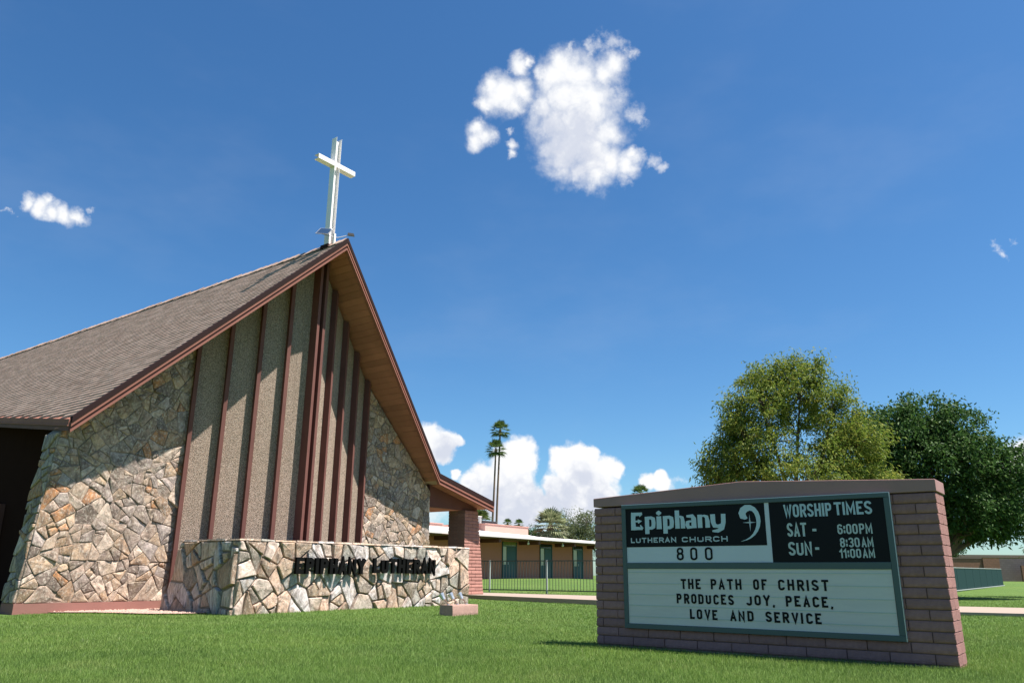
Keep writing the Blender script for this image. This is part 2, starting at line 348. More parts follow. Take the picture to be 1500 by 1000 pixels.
# ------------------------------------------------------------------ stone facing
def clip(poly, px, py, nx, ny):
    "keep the side where (p - P).n <= 0"
    out = []; n = len(poly)
    for i in range(n):
        a, b = poly[i], poly[(i+1) % n]
        da = (a[0]-px)*nx+(a[1]-py)*ny; db = (b[0]-px)*nx+(b[1]-py)*ny
        if da <= 0: out.append(a)
        if (da < 0 < db) or (db < 0 < da):
            t = da/(da-db); out.append((a[0]+(b[0]-a[0])*t, a[1]+(b[1]-a[1])*t))
    return out
def area(p): return 0.5*sum(p[i][0]*p[(i+1) % len(p)][1]-p[(i+1) % len(p)][0]*p[i][1] for i in range(len(p)))
def centroid(p):
    a = area(p) or 1e-9; cx = cy = 0
    for i in range(len(p)):
        x0, y0 = p[i]; x1, y1 = p[(i+1) % len(p)]; c = x0*y1-x1*y0; cx += (x0+x1)*c; cy += (y0+y1)*c
    return cx/(6*a), cy/(6*a)
def paving(poly, A0, r):
    "irregular flagstone pattern: large random cells, each split by skewed cuts"
    xs_ = [p[0] for p in poly]; ys_ = [p[1] for p in poly]; At = abs(area(poly)); n = max(3, int(At/(A0*2.4)))
    sites = []
    for _ in range(n):
        best = None
        for _k in range(7):
            q = (r.uniform(min(xs_), max(xs_)), r.uniform(min(ys_), max(ys_)))
            d = min([math.hypot(q[0]-s[0], q[1]-s[1]) for s in sites] or [9])
            if best is None or d > best[0]: best = (d, q)
        sites.append(best[1])
    cells = []
    for i, s in enumerate(sites):
        c = list(poly)
        for j, t in enumerate(sites):
            if i == j or not c: continue
            c = clip(c, (s[0]+t[0])/2, (s[1]+t[1])/2, t[0]-s[0], t[1]-s[1])
        if len(c) >= 3 and area(c) > 1e-3: cells.append(c)
    out = []
    def split(c):
        a = area(c)
        if a < A0*r.choice((0.45, 0.8, 1.3, 2.1, 2.6)) or len(c) < 3: out.append(c); return
        cx, cy = centroid(c); sxx = sum((p[0]-cx)**2 for p in c); syy = sum((p[1]-cy)**2 for p in c); sxy = sum((p[0]-cx)*(p[1]-cy) for p in c)
        best = None
        for _k in range(5):
            th = 0.5*math.atan2(2*sxy, sxx-syy) + r.gauss(0, 0.38); k = math.sqrt(a)*0.16
            px, py = cx+r.gauss(0, k), cy+r.gauss(0, k); n_ = (math.cos(th), math.sin(th))
            q1 = clip(c, px, py, *n_); q2 = clip(c, px, py, -n_[0], -n_[1])
            if len(q1) < 3 or len(q2) < 3: continue
            def comp(q): return abs(area(q))/max(1e-9, sum(math.hypot(q[i][0]-q[i-1][0], q[i][1]-q[i-1][1]) for i in range(len(q))))**2 - (0.010 if len(q) == 3 else 0)
            sc__ = min(comp(q1), comp(q2)) + r.uniform(0, 0.024)
            if best is None or sc__ > best[0]: best = (sc__, q1, q2)
        if best is None: out.append(c); return
        _, p1, p2 = best
        for p in (p1, p2):
            if len(p) >= 3 and area(p) > 2e-3: split(p)
    for c in cells: split(c)
    return out
def stone_mesh(c, r, mapf, gap, rise, name, m):
    # drop near-duplicate points, then inset
    q = []
    for p in c:
        if not q or math.hypot(p[0]-q[-1][0], p[1]-q[-1][1]) > 0.02: q.append(p)
    if len(q) > 2 and math.hypot(q[0][0]-q[-1][0], q[0][1]-q[-1][1]) < 0.02: q.pop()
    if len(q) < 3: return None
    # break long edges and round corners so that outlines read as broken stone
    dense = []; cr = 0.012 + r.uniform(0, 0.02)
    n = len(q)
    for i in range(n):
        a, b = q[i], q[(i+1) % n]; L = math.hypot(b[0]-a[0], b[1]-a[1])
        k = min(0.34, cr/L) if L > 0 else 0.1
        dense.append((a[0]+(b[0]-a[0])*k, a[1]+(b[1]-a[1])*k))
        if L > 0.13:
            for u in ((0.36, 0.68) if L > 0.3 else (0.5,)): dense.append((a[0]+(b[0]-a[0])*u, a[1]+(b[1]-a[1])*u))
        dense.append((b[0]-(b[0]-a[0])*k, b[1]-(b[1]-a[1])*k))
    n = len(dense); nr = []
    for i in range(n):
        a, b, c_ = dense[i-1], dense[i], dense[(i+1) % n]
        e1 = Vector((b[0]-a[0], b[1]-a[1])); e2 = Vector((c_[0]-b[0], c_[1]-b[1]))
        if e1.length < 1e-6 or e2.length < 1e-6: nr.append(Vector((0, 0))); continue
        n1 = Vector((-e1.y, e1.x)).normalized(); n2 = Vector((-e2.y, e2.x)).normalized()
        s_ = (n1+n2); d = max(0.45, 1+n1.dot(n2)); nr.append(s_/d)
    cx, cy = centroid(dense)
    rin = min(math.hypot(p[0]-cx, p[1]-cy) for p in dense)
    tx, ty = r.gauss(0, 0.085), r.gauss(0, 0.085)
    seed = r.uniform(0, 99)
    V = []; rings = ((gap, 0.0), (gap+min(0.004, rin*.1), rise*0.72), (gap+min(0.016, rin*0.3), rise))
    jit = [r.uniform(-0.0035, 0.0045) for _ in dense]
    for kk, (ins, h) in enumerate(rings):
        for i, p in enumerate(dense):
            ii = min(ins + jit[i], rin*0.6)
            x, y = p[0]+nr[i].x*ii, p[1]+nr[i].y*ii
            hh = h + (0 if kk == 0 else (x-cx)*tx+(y-cy)*ty + mnoise.noise(Vector((x*7, y*7, seed)))*0.012)
            V.append(mapf(x, y, max(hh, 0.002 if kk else -0.02)))
    V.append(mapf(cx, cy, rise+0.008+mnoise.noise(Vector((cx*7, cy*7, seed)))*0.012))
    F = []
    for k in range(2):
        for i in range(n):
            j = (i+1) % n; F.append((k*n+i, k*n+j, (k+1)*n+j, (k+1)*n+i))
    for i in range(n): F.append((2*n+i, 2*n+(i+1) % n, 3*n))
    me = bpy.data.meshes.new(name); me.from_pydata(V, [], F); me.materials.append(m); me.update()
    return me
def face_with_stones(parent, poly, mapf, A0, m, seed, gap=0.007, rise=(0.022, 0.05), flip=False):
    r = random.Random(seed); cnt = 0
    if area(poly) < 0: poly = poly[::-1]
    for c in paving(poly, A0, r):
        if area(c) < A0*0.06: continue
        me = stone_mesh(c, r, mapf, gap, r.uniform(*rise), 'stone', m)
        if me is None: continue
        if flip: me.flip_normals()
        o = link('stone', me, parent)
        cnt += 1
    return cnt

# ------------------------------------------------------------------ church  (local x along the gable front, -y towards the front lawn)
TH = R(53.4); MX, MY = -5.957, 20.513
def CW(s, t, z=0.0):
    "church frame -> world"
    return Vector((MX + 0.5962*s + 0.8028*t, MY + 0.8028*s - 0.5962*t, z))
church = empty('church_building', (MX, MY, 0), TH, 'gabled church with fieldstone wings, pebble panels and a long brown shingle roof', 'church')
PEAK = 9.27; SL, SR = 0.990, 0.991
def ztop(s): return PEAK - (SL*-s if s < 0 else SR*s)
def trake(s): return 1.95 - 1.43*abs(s)/5.56
def twall(s): return 0.97*(1-abs(s)/2.7) if abs(s) < 2.7 else 0.0
ROOFTH = 0.26

def P(s, t, z): return (s, -t, z)
# stone wings
def wing(sign, seed):
    w = empty('stone_wall', (0, 0, 0)); w.parent = church
    z0 = 0.22 if sign < 0 else 0.24
    def top(s): return ztop(s) - ROOFTH - 0.01
    if sign < 0: so_b, so_t, si = -5.79, -5.50, -2.70
    else: so_b, so_t, si = 5.79, 5.74, 2.77
    poly = [(so_b, z0), (si, z0), (si, top(si)), (so_t, top(so_t))]
    if sign > 0: poly = [(si, z0), (so_b, z0), (so_t, top(so_t)), (si, top(si))]
    # mortar core of the wall
    mb = MB(); back = 0.55
    mb.hexa([P(x, 0.0, z) for x, z in poly], [P(x, -back, z) for x, z in poly]); clean_normals(obj('mortar_backing', mb, MORTAR, w))
    n = face_with_stones(w, poly, lambda x, z, d: P(x, d, z), 0.062, CH_STONE, seed, gap=0.0045, rise=(0.010, 0.026))
    # end return
    if sign < 0:
        ret = [(-0.55, z0), (0.0, z0), (0.0, top(so_t)), (-0.55, top(so_t))]
        n += face_with_stones(w, ret, lambda t, z, d: P(so_b + (so_t-so_b)*(z-z0)/(top(so_t)-z0) - d, t, z), 0.07, CH_STONE, seed+5, flip=True)
    else:
        ret = [(-0.55, z0), (0.0, z0), (0.0, top(so_t)), (-0.55, top(so_t))]
        n += face_with_stones(w, ret, lambda t, z, d: P(so_b + (so_t-so_b)*(z-z0)/(top(so_t)-z0) + d, t, z), 0.09, CH_STONE, seed+5)
    print('wing stones', n); return w
wing(-1, 11); wing(1, 23)
# painted plinth
mb = MB(); mb.box(-5.83, -2.72, -0.045, 0.50, -0.1, 0.22); obj('plinth', mb, PLINTH, church)
mb = MB(); mb.box(2.75, 5.83, -0.045, 0.50, 0.0, 0.24); obj('plinth', mb, PLINTH, church)
mb = MB(); mb.box(-2.72, 2.75, 0.02, 0.5, -0.1, 0.3)
obj('foundation', mb, PLINTH, church)
# pebble panels of the folded front and the fins between them
fin_s = [-2.67, -1.99, -1.31, -0.66, 0.0, 0.70, 1.39, 2.08, 2.76]
for i in range(8):
    a, b = fin_s[i], fin_s[i+1]; ta, tb = twall(a), twall(b)
    mb = MB(); fr_ = [(a, ta), (b, tb), (b, tb-0.22), (a, ta-0.22)]
    bot = [P(x, t, 0.25) for x, t in fr_]; topv = [P(x, t, ztop(x) - ROOFTH - 0.012) for x, t in fr_]
    mb.hexa(bot, topv); clean_normals(obj('pebble_panel', mb, AGG, church))
for i, s in enumerate(fin_s):
    if s == 0.0: continue
    t0 = twall(s); L = Vector((-2.7, 0)) ; dirn = Vector((2.7, 0.97)).normalized() if s < 0 else Vector((2.7, -0.97)).normalized()
    nrm = Vector((-dirn.y, dirn.x)); hw = 0.045; dep = 0.17
    c = [(s - dirn.x*hw, t0 - dirn.y*hw), (s + dirn.x*hw, t0 + dirn.y*hw)]
    base = [(c[0][0]-nrm.x*0.03, c[0][1]-nrm.y*0.03), (c[1][0]-nrm.x*0.03, c[1][1]-nrm.y*0.03), (c[1][0]+nrm.x*dep, c[1][1]+nrm.y*dep), (c[0][0]+nrm.x*dep, c[0][1]+nrm.y*dep)]
    mb = MB(); mb.hexa([P(x, t, 0.22) for x, t in base], [P(x, t, ztop(x)-ROOFTH-0.02) for x, t in base]); clean_normals(obj('fin', mb, MAROON, church))
cp = empty('center_post', (0, 0, 0)); cp.parent = church
for nm, x0, x1, t1 in (('post_core', -0.13, 0.13, 1.04), ('post_board', -0.135, -0.055, 1.19), ('post_board', 0.055, 0.135, 1.19)):
    mb = MB(); mb.hexa([P(x0, 0.75, 0.22), P(x1, 0.75, 0.22), P(x1, t1, 0.22), P(x0, t1, 0.22)], [P(x0, 0.75, ztop(0.13)-ROOFTH-0.03), P(x1, 0.75, ztop(0.13)-ROOFTH-0.03), P(x1, t1, ztop(0.13)-ROOFTH-0.03), P(x0, t1, ztop(0.13)-ROOFTH-0.03)])
    clean_normals(obj(nm, mb, MAROON, cp))
# nave side walls, set back behind the wings
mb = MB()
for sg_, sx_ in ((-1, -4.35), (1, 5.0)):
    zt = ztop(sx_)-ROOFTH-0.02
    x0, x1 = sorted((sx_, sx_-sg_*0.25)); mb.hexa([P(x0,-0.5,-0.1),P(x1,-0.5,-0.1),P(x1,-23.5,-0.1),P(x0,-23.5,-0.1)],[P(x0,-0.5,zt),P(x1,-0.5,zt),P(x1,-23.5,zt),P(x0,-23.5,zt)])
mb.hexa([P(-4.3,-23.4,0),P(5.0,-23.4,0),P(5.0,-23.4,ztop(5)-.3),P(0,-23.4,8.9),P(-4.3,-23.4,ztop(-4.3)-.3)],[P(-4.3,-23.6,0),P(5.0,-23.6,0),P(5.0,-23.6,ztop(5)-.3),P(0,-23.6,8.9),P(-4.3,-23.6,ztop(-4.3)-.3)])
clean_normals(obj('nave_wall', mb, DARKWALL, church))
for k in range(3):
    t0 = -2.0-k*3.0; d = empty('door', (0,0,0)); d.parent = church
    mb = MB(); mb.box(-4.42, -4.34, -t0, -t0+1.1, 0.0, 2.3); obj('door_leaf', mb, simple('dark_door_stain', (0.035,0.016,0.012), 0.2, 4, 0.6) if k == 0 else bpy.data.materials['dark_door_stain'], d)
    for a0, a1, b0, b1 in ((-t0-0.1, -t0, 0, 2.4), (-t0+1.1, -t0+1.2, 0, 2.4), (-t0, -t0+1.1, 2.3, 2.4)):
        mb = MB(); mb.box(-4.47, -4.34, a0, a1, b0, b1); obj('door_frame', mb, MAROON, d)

# roof
roof = empty('roof', (0, 0, 0)); roof.parent = church
def eave_s(t):
    "left eave: cut back at an angle behind the front corner"
    if t > 0.52: return 5.56
    return max(4.30, 5.56 - (0.52-t)*0.757/5.52)
BACK = -24.0
def deck_side(sg_):
    if sg_ < 0: outline = [(0, 1.95), (-5.56, 0.52), (-4.30, 0.52-(5.56-4.30)*5.52/0.757), (-4.30, BACK), (0, BACK)]
    else: outline = [(0, 1.95), (0, BACK), (5.56, BACK), (5.56, 0.52)]
    mb = MB(); mb.hexa([P(s, t, ztop(s)-0.17) for s, t in outline], [P(s, t, ztop(s)-0.01) for s, t in outline]); return clean_normals(obj('roof_deck', mb, SOFFIT, roof))
deck_side(-1); deck_side(1)
# shingles
def shingles():
    V, Fq, mi = [], [], []
    r = np.random.default_rng(3)
    for sg_ in (-1, 1):
        K = SL if sg_ < 0 else SR; slen = math.sqrt(1+K*K); smax = 5.58; ex = 0.142/slen
        nx, nz = K/slen, 1/slen          # outward normal (|s|, z)
        ncourse = int(smax/ex)+1
        for i in range(ncourse):
            s_up = max(0.0, smax-(i+1)*ex - 0.004); s_lo = smax-i*ex
            sm = (s_up+s_lo)/2
            tf = trake(-sm if sg_ < 0 else sm)+0.02; tb = BACK
            off = r.uniform(0, 0.3)
            t = tf
            while t > tb:
                w = r.uniform(0.13, 0.34); t2 = max(tb, t-w)
                if sg_ < 0 and s_lo > eave_s((t+t2)/2)+0.02:
                    t = t2; continue
                h = 0.004 + (0.007 if r.random() < 0.45 else 0.0) + r.uniform(0, 0.0015)
                b = len(V)
                def pt(s_, t_, hh): return ((s_+nx*hh)*sg_, -t_, PEAK-K*s_+nz*hh)
                g = 0.004
                V.extend([pt(s_up, t-g, 0.004), pt(s_up, t2+g*0, 0.004), pt(s_lo, t2+g*0, h), pt(s_lo, t-g, h), pt(s_lo, t-g, -0.006), pt(s_lo, t2, -0.006)])
                q = [(b, b+3, b+2, b+1), (b+3, b+4, b+5, b+2)]
                if sg_ > 0: q = [x[::-1] for x in q]
                Fq.extend(q)
                t = t2
    return bulk('shingles', np.array(V), np.array(Fq), SHINGLE, roof, 'stuff')
shingles()
# ridge caps
mb = MB(); r_ = random.Random(5); t = 1.93; i = 0
while t > BACK and i < 110:
    t2 = t-0.26; z = PEAK+0.045+r_.uniform(-0.012, 0.014); a = 0.15
    mb.hexa([P(-a, t, z-a*SL+0.016), P(0, t, z+0.022), P(a, t, z-a*SR+0.016), P(a, t, z-a*SR), P(0, t, z), P(-a, t, z-a*SL)],
            [P(-a, t2, z-a*SL+0.0), P(0, t2, z+0.006), P(a, t2, z-a*SR+0.0), P(a, t2, z-a*SR-0.014), P(0, t2, z-0.012), P(-a, t2, z-a*SL-0.014)])
    t = t2+0.02; i += 1
clean_normals(obj('ridge_caps', mb, SHINGLE, roof, kind='stuff'))
# bargeboards and eave boards
def bar(name, m, pts, t_in, t_out, z_lo, z_hi, parent=roof):
    "board following a line of (s,t,z) with thickness t_in..t_out and height z_lo..z_hi"
    mb = MB()
    for (s0, t0, z0), (s1, t1, z1) in zip(pts, pts[1:]):
        mb.hexa([P(s0,t0+t_in,z0+z_lo), P(s0,t0+t_out,z0+z_lo), P(s0,t0+t_out,z0+z_hi), P(s0,t0+t_in,z0+z_hi)],
                [P(s1,t1+t_in,z1+z_lo), P(s1,t1+t_out,z1+z_lo), P(s1,t1+t_out,z1+z_hi), P(s1,t1+t_in,z1+z_hi)])
    return clean_normals(obj(name, mb, m, parent))
LC = (-5.56, 0.52, ztop(-5.56)); PK = (0, 1.95, PEAK); RC = (5.56, 0.52, ztop(5.56)); PE = (8.30, 0.52, 3.10)
for A_, B_ in ((LC, PK), (PK, RC), (RC, PE)):
    bar('drip_edge', DARKTRIM, [A_, B_], -0.05, 0.060, -0.080, 0.045)
    bar('bargeboard', MAROON, [A_, B_], -0.04, 0.02, -0.235, -0.045)
    bar('bargeboard_upper', ROSE, [A_, B_], 0.02, 0.045, -0.165, -0.081)
    bar('bargeboard_strip', ROSE, [A_, B_], -0.05, 0.045, -0.285, -0.236)
# left eave fascia with gutter lip
def eavebar(name, m, o0, o1, z0, z1):
    E0 = (-5.56, 0.52); E1 = (-4.30, 0.52-1.26*5.52/0.757); E2 = (-4.30, BACK)
    mb = MB()
    for (a, b) in ((E0, E1), (E1, E2)):
        d = Vector((b[0]-a[0], b[1]-a[1])).normalized(); n = Vector((-d.y, d.x));  n = n if n.x < 0 else -n
        q = []
        for (s, t) in (a, b):
            zz = ztop(s)
            q.append([P(s+n.x*o0, t+n.y*o0, zz+z0), P(s+n.x*o1, t+n.y*o1, zz+z0), P(s+n.x*o1, t+n.y*o1, zz+z1), P(s+n.x*o0, t+n.y*o0, zz+z1)])
        mb.hexa(q[0], q[1])
    return clean_normals(obj(name, mb, m, roof))
eavebar('eave_fascia', ROSE, 0.0, 0.035, -0.13, -0.012)
eavebar('eave_drip_strip', ROSE, 0.0, 0.05, -0.155, -0.131)
eavebar('eave_underboard', MAROON, -0.03, 0.02, -0.25, -0.156)
# soffit boards, running level from the wall out to the bargeboard
sof = empty('soffit', (0, 0, 0)); sof.parent = roof
for sg_ in (-1, 1):
    s = 0.06; smax = 5.5
    while s < smax:
        s2 = min(s+0.138, smax); a, b = sg_*s, sg_*(s2-0.008)
        ta, tb_ = trake(a)-0.045, trake(b)-0.045; wa = wb = -0.3
        za, zb = ztop(a)-0.171, ztop(b)-0.171
        mb = MB(); mb.hexa([P(a,wa,za-0.02),P(b,wb,zb-0.02),P(b,tb_,zb-0.02),P(a,ta,za-0.02)],[P(a,wa,za),P(b,wb,zb),P(b,tb_,zb),P(a,ta,za)])
        clean_normals(obj('soffit_board', mb, SOFFIT, sof)); s = s2
# porch: low roof carried by a slump block column
porch = empty('porch', (0, 0, 0)); porch.parent = church
def zp(s): return 3.76 - (s-5.56)*0.66/2.74
mb = MB(); mb.hexa([P(5.56,0.50,zp(5.56)-0.17),P(8.28,0.50,zp(8.28)-0.17),P(8.28,-9,zp(8.28)-0.17),P(5.56,-9,zp(5.56)-0.17)],[P(5.56,0.50,zp(5.56)-0.0),P(8.28,0.50,zp(8.28)-0.0),P(8.28,-9,zp(8.28)),P(5.56,-9,zp(5.56))])
clean_normals(obj('porch_roof', mb, SHINGLE, porch))
s = 5.85
while s < 8.26:
    s2 = min(s+0.16, 8.27); mb = MB(); mb.hexa([P(s,-8.9,zp(s)-0.195),P(s2-0.008,-8.9,zp(s2)-0.195),P(s2-0.008,0.46,zp(s2)-0.195),P(s,0.46,zp(s)-0.195)],[P(s,-8.9,zp(s)-0.171),P(s2-0.008,-8.9,zp(s2)-0.171),P(s2-0.008,0.46,zp(s2)-0.171),P(s,0.46,zp(s)-0.171)])
    clean_normals(obj('porch_ceiling_board', mb, SOFFIT, porch)); s = s2
mb = MB(); mb.hexa([P(5.76,-0.02,2.84),P(8.12,-0.02,2.84),P(8.12,-0.02,zp(8.12)-0.2),P(5.76,-0.02,zp(5.76)-0.2)],[P(5.76,-0.16,2.84),P(8.12,-0.16,2.84),P(8.12,-0.16,zp(8.12)-0.2),P(5.76,-0.16,zp(5.76)-0.2)])
clean_normals(obj('porch_beam', mb, MAROON, porch))

def brick_mesh(L, D, H, name, m, bev=0.006, face=True, seed=0):
    "slump block: bulging faces, soft arrises; x 0..L, y 0..D (front at 0), z 0..H"
    r = random.Random(seed); prof = [(0.0, 0.004), (0.12, -0.004), (0.35, -0.0075), (0.7, -0.004), (0.9, 0.000), (1.0, 0.006)]
    V = []; n = len(prof)
    for k, (x, e) in enumerate(((0, 0.007), (bev, 0.0), (L/2, -0.001), (L-bev, 0.0), (L, 0.007))):
        for z, d in prof: V.append((x + (0), d+e*0.6, z*H))
        for z, d in prof[::-1]: V.append((x, D-d-e*0.6, z*H))
    m2 = 2*n; F = []
    for k in range(4):
        for i in range(m2):
            j = (i+1) % m2; F.append((k*m2+i, (k+1)*m2+i, (k+1)*m2+j, k*m2+j))
    F.append(tuple(range(m2))); F.append(tuple(4*m2+i for i in range(m2-1, -1, -1)))
    me = bpy.data.meshes.new(name); me.from_pydata(V, [], F); me.materials.append(m); me.update()
    import bmesh
    bm = bmesh.new(); bm.from_mesh(me); bmesh.ops.recalc_face_normals(bm, faces=bm.faces); bm.to_mesh(me); bm.free()
    return me
_bm = {}
def brick(parent, x0, x1, y0, y1, z0, z1, m, r, tilt=0.002):
    key = (round(x1-x0, 2), round(y1-y0, 2), round(z1-z0, 3), m.name)
    if key not in _bm: _bm[key] = brick_mesh(x1-x0, y1-y0, z1-z0, 'brick', m, seed=len(_bm))
    me = _bm[key]; o = link('brick', me, parent, (x0, y0+r.uniform(-tilt, tilt), z0)); return o
colm = empty('brick_column', (0, 0, 0)); colm.parent = porch
r_ = random.Random(4); z = 0.2; k = 0
while z < 2.83:
    h = min(0.098, 2.838-z); xr = 8.38 - (8.38-8.02)*(z-0.2)/2.64; x0 = 7.36
    y0, y1 = -0.10, 0.60
    xm = x0 + 0.40 if k % 2 == 0 else x0+0.20
    if k % 2 == 0: segs = [(x0, xm), (xm+0.008, xr)]
    else: segs = [(x0, x0+0.2), (x0+0.208, x0+0.6), (x0+0.608, xr)] if xr-x0-0.608 > 0.12 else [(x0, x0+0.2), (x0+0.208, xr)]
    for a, b in segs: brick(colm, a, round(b, 2), y0, y0+0.30, z, z+h, COLBRICK, r_, 0.004)
    for a, b in ((x0, (x0+xr)/2-0.004), ((x0+xr)/2+0.004, xr)): brick(colm, a, round(b, 2), y0+0.31, y1, z, z+h, COLBRICK, r_, 0.004)
    z += 0.1055; k += 1
mb = MB(); mb.hexa([(7.38,-0.09,0.0),(8.34,-0.09,0.0),(8.34,0.59,0.0),(7.38,0.59,0.0)],[(7.38,-0.09,2.83),(7.98,-0.09,2.83),(7.98,0.59,2.83),(7.38,0.59,2.83)])
clean_normals(obj('joint_core', mb, simple('rose_joint', (0.20,0.11,0.09), 0.1, 5, 0.95), colm))

# gravel bed between church and lawn
GRAVEL = NT('pink_gravel'); v_ = GRAVEL.voro(45, 'F1', 'Color'); s_ = GRAVEL.new('ShaderNodeSeparateColor'); GRAVEL.l.new(v_, s_.inputs[0])
g_ = GRAVEL.ramp(s_.outputs[0], [(0,(0.26,0.165,0.13)),(0.5,(0.36,0.24,0.195)),(1,(0.46,0.33,0.28))])
GRAVEL.bump(GRAVEL.voro(45), 0.8, 0.01); GRAVEL = GRAVEL.done(g_, 0.95)
mb = MB(); gp = [(-2.9,0.0),(-5.4,0.0),(-4.75,0.35),(-4.2,1.35),(-3.95,2.35),(-2.9,2.35)]
def PG(s, t, z): q = CW(s, t, z); return (q.x, q.y, q.z)
mb.face([PG(s, t, 0.055) for s, t in [(-2.9,0.03),(-5.2,0.03),(-4.6,0.6),(-4.1,1.9),(-3.5,2.3),(-2.9,2.3)]])
gb = obj('gravel_bed', mb, GRAVEL, kind='structure')
V, F = [], []; k = 0
while k < 1500:
    s = random.uniform(-5.1, -2.95); t = random.uniform(0.06, 2.3)
    if t > 0.6 and s < -4.6+(t-0.6)*0.42: k += 1; continue
    if t <= 0.6 and s < -5.2+t*1.0: k += 1; continue
    q = CW(s, t, 0.06); rr_ = random.uniform(0.012, 0.024); b = len(V); a0 = random.uniform(0, 6.28)
    V += [(q.x+rr_*math.cos(a0+i*1.57), q.y+rr_*math.sin(a0+i*1.57), q.z+random.uniform(-0.004, 0.006)) for i in range(4)] + [(q.x, q.y, q.z+rr_*0.9)]
    F += [(b+i, b+(i+1) % 4, b+4) for i in range(4)]; k += 1
peb = bulk('gravel', np.array(V), np.array(F), simple('pink_pebble', (0.37,0.245,0.20), 0.35, 9, 0.95), None, 'stuff')
tag(peb, 'pinkish gravel strip along the foot of the church wall', 'gravel')

# ------------------------------------------------------------------ lettering: monoline strokes turned into mitred strips
def arc(cx, cy, rx, ry, a0, a1, n=7):
    return [(cx+rx*math.cos(R(a0+(a1-a0)*i/n)), cy+ry*math.sin(R(a0+(a1-a0)*i/n))) for i in range(n+1)]
ry_ = 0.20; rx_ = 0.5
def bowl_top(x1=1.0, ymid=0.47, top=1.0, x0=0.0): return [(x0, top), (x1-0.42, top)] + arc(x1-0.42, top-ry_*.95, 0.42, ry_*.95, 90, 0, 5) + arc(x1-0.42, ymid+ry_*.95, 0.42, ry_*.95, 0, -90, 5) + [(x0, ymid)]
def oval(): return arc(.5, 1-ry_, rx_, ry_, 180, 0, 8) + arc(.5, ry_, rx_, ry_, 0, -180, 8) + [(0, 1-ry_)]
S_ = arc(.5, 1-ry_, .5, ry_, 5, 180, 8)[0:] + [(0, .70)] + arc(.5, .70, .5, .17, 180, 235, 2) + [(.78, .40)] + arc(.5, .26, .5, .13, 45, 0, 2) + arc(.5, ry_, .5, ry_, 0, -185, 8)
GL = {
 'A': (1.0, [[(0,0),(.5,1),(1,0)], [(.2,.27),(.8,.27)]]), 'C': (1.0, [arc(.5,1-ry_,.5,ry_,-10,180,8)+arc(.5,ry_,.5,ry_,180,370,8)]),
 'D': (1.0, [[(0,0),(0,1),(.5,1)]+arc(.5,1-ry_,.5,ry_,90,0,5)+arc(.5,ry_,.5,ry_,0,-90,5)+[(0,0)]]),
 'E': (.88, [[(1,1),(0,1),(0,0),(1,0)], [(0,.52),(.85,.52)]]), 'F': (.88, [[(1,1),(0,1),(0,0)], [(0,.52),(.85,.52)]]),
 'H': (1.0, [[(0,0),(0,1)], [(1,0),(1,1)], [(0,.5),(1,.5)]]), 'I': (.0, [[(.5,0),(.5,1)]]),
 'J': (.9, [[(1,1),(1,ry_)]+arc(.5,ry_,.5,ry_,0,-180,7)]), 'L': (.82, [[(0,1),(0,0),(1,0)]]),
 'M': (1.35, [[(0,0),(0,1),(.5,.2),(1,1),(1,0)]]), 'N': (1.05, [[(0,0),(0,1),(1,0),(1,1)]]),
 'O': (1.0, [oval()]), '0': (1.0, [oval()]), 'P': (.95, [[(0,0),(0,1)], bowl_top()]),
 'R': (1.0, [[(0,0),(0,1)], bowl_top(), [(.5,.47),(1,0)]]), 'S': (1.0, [S_]),
 'T': (1.0, [[(0,1),(1,1)], [(.5,0),(.5,1)]]), 'U': (1.0, [[(0,1),(0,ry_)]+arc(.5,ry_,.5,ry_,180,360,8)+[(1,1)]]),
 'V': (1.05, [[(0,1),(.5,0),(1,1)]]), 'W': (1.5, [[(0,1),(.25,0),(.5,.85),(.75,0),(1,1)]]), 'Y': (1.05, [[(0,1),(.5,.45),(1,1)], [(.5,.45),(.5,0)]]),
 '1': (.42, [[(0,.78),(1,1),(1,0)]]), '3': (1.0, [arc(.5,1-ry_,.5,ry_,170,0,8)+arc(.5,.52+ry_,.5,ry_,0,-90,4)+[(.35,.52)], [(.5,.52)]+arc(.5,.52-ry_,.5,ry_,90,0,4)+arc(.5,ry_,.5,ry_,0,-170,8)]),
 '6': (1.0, [arc(.5,1-ry_,.5,ry_,5,180,8)+arc(.5,ry_,.5,ry_,180,360,8)+arc(.5,.58-ry_,.5,ry_,0,180,8)]),
 '8': (1.0, [arc(.5,1-ry_,.46,ry_,180,0,8)+arc(.5,.53+ry_,.46,ry_,0,-180,8)+[(.04,1-ry_)], arc(.5,.53-ry_,.5,ry_,180,0,8)+arc(.5,ry_,.5,ry_,0,-180,8)+[(0,.33)]]),
 ':': (.0, [[(.5,.12),(.5,.27)], [(.5,.62),(.5,.77)]]), ',': (.0, [[(.5,.10),(.38,-.10)]]), '-': (.75, [[(0,.47),(1,.47)]]), ' ': (.6, [])}
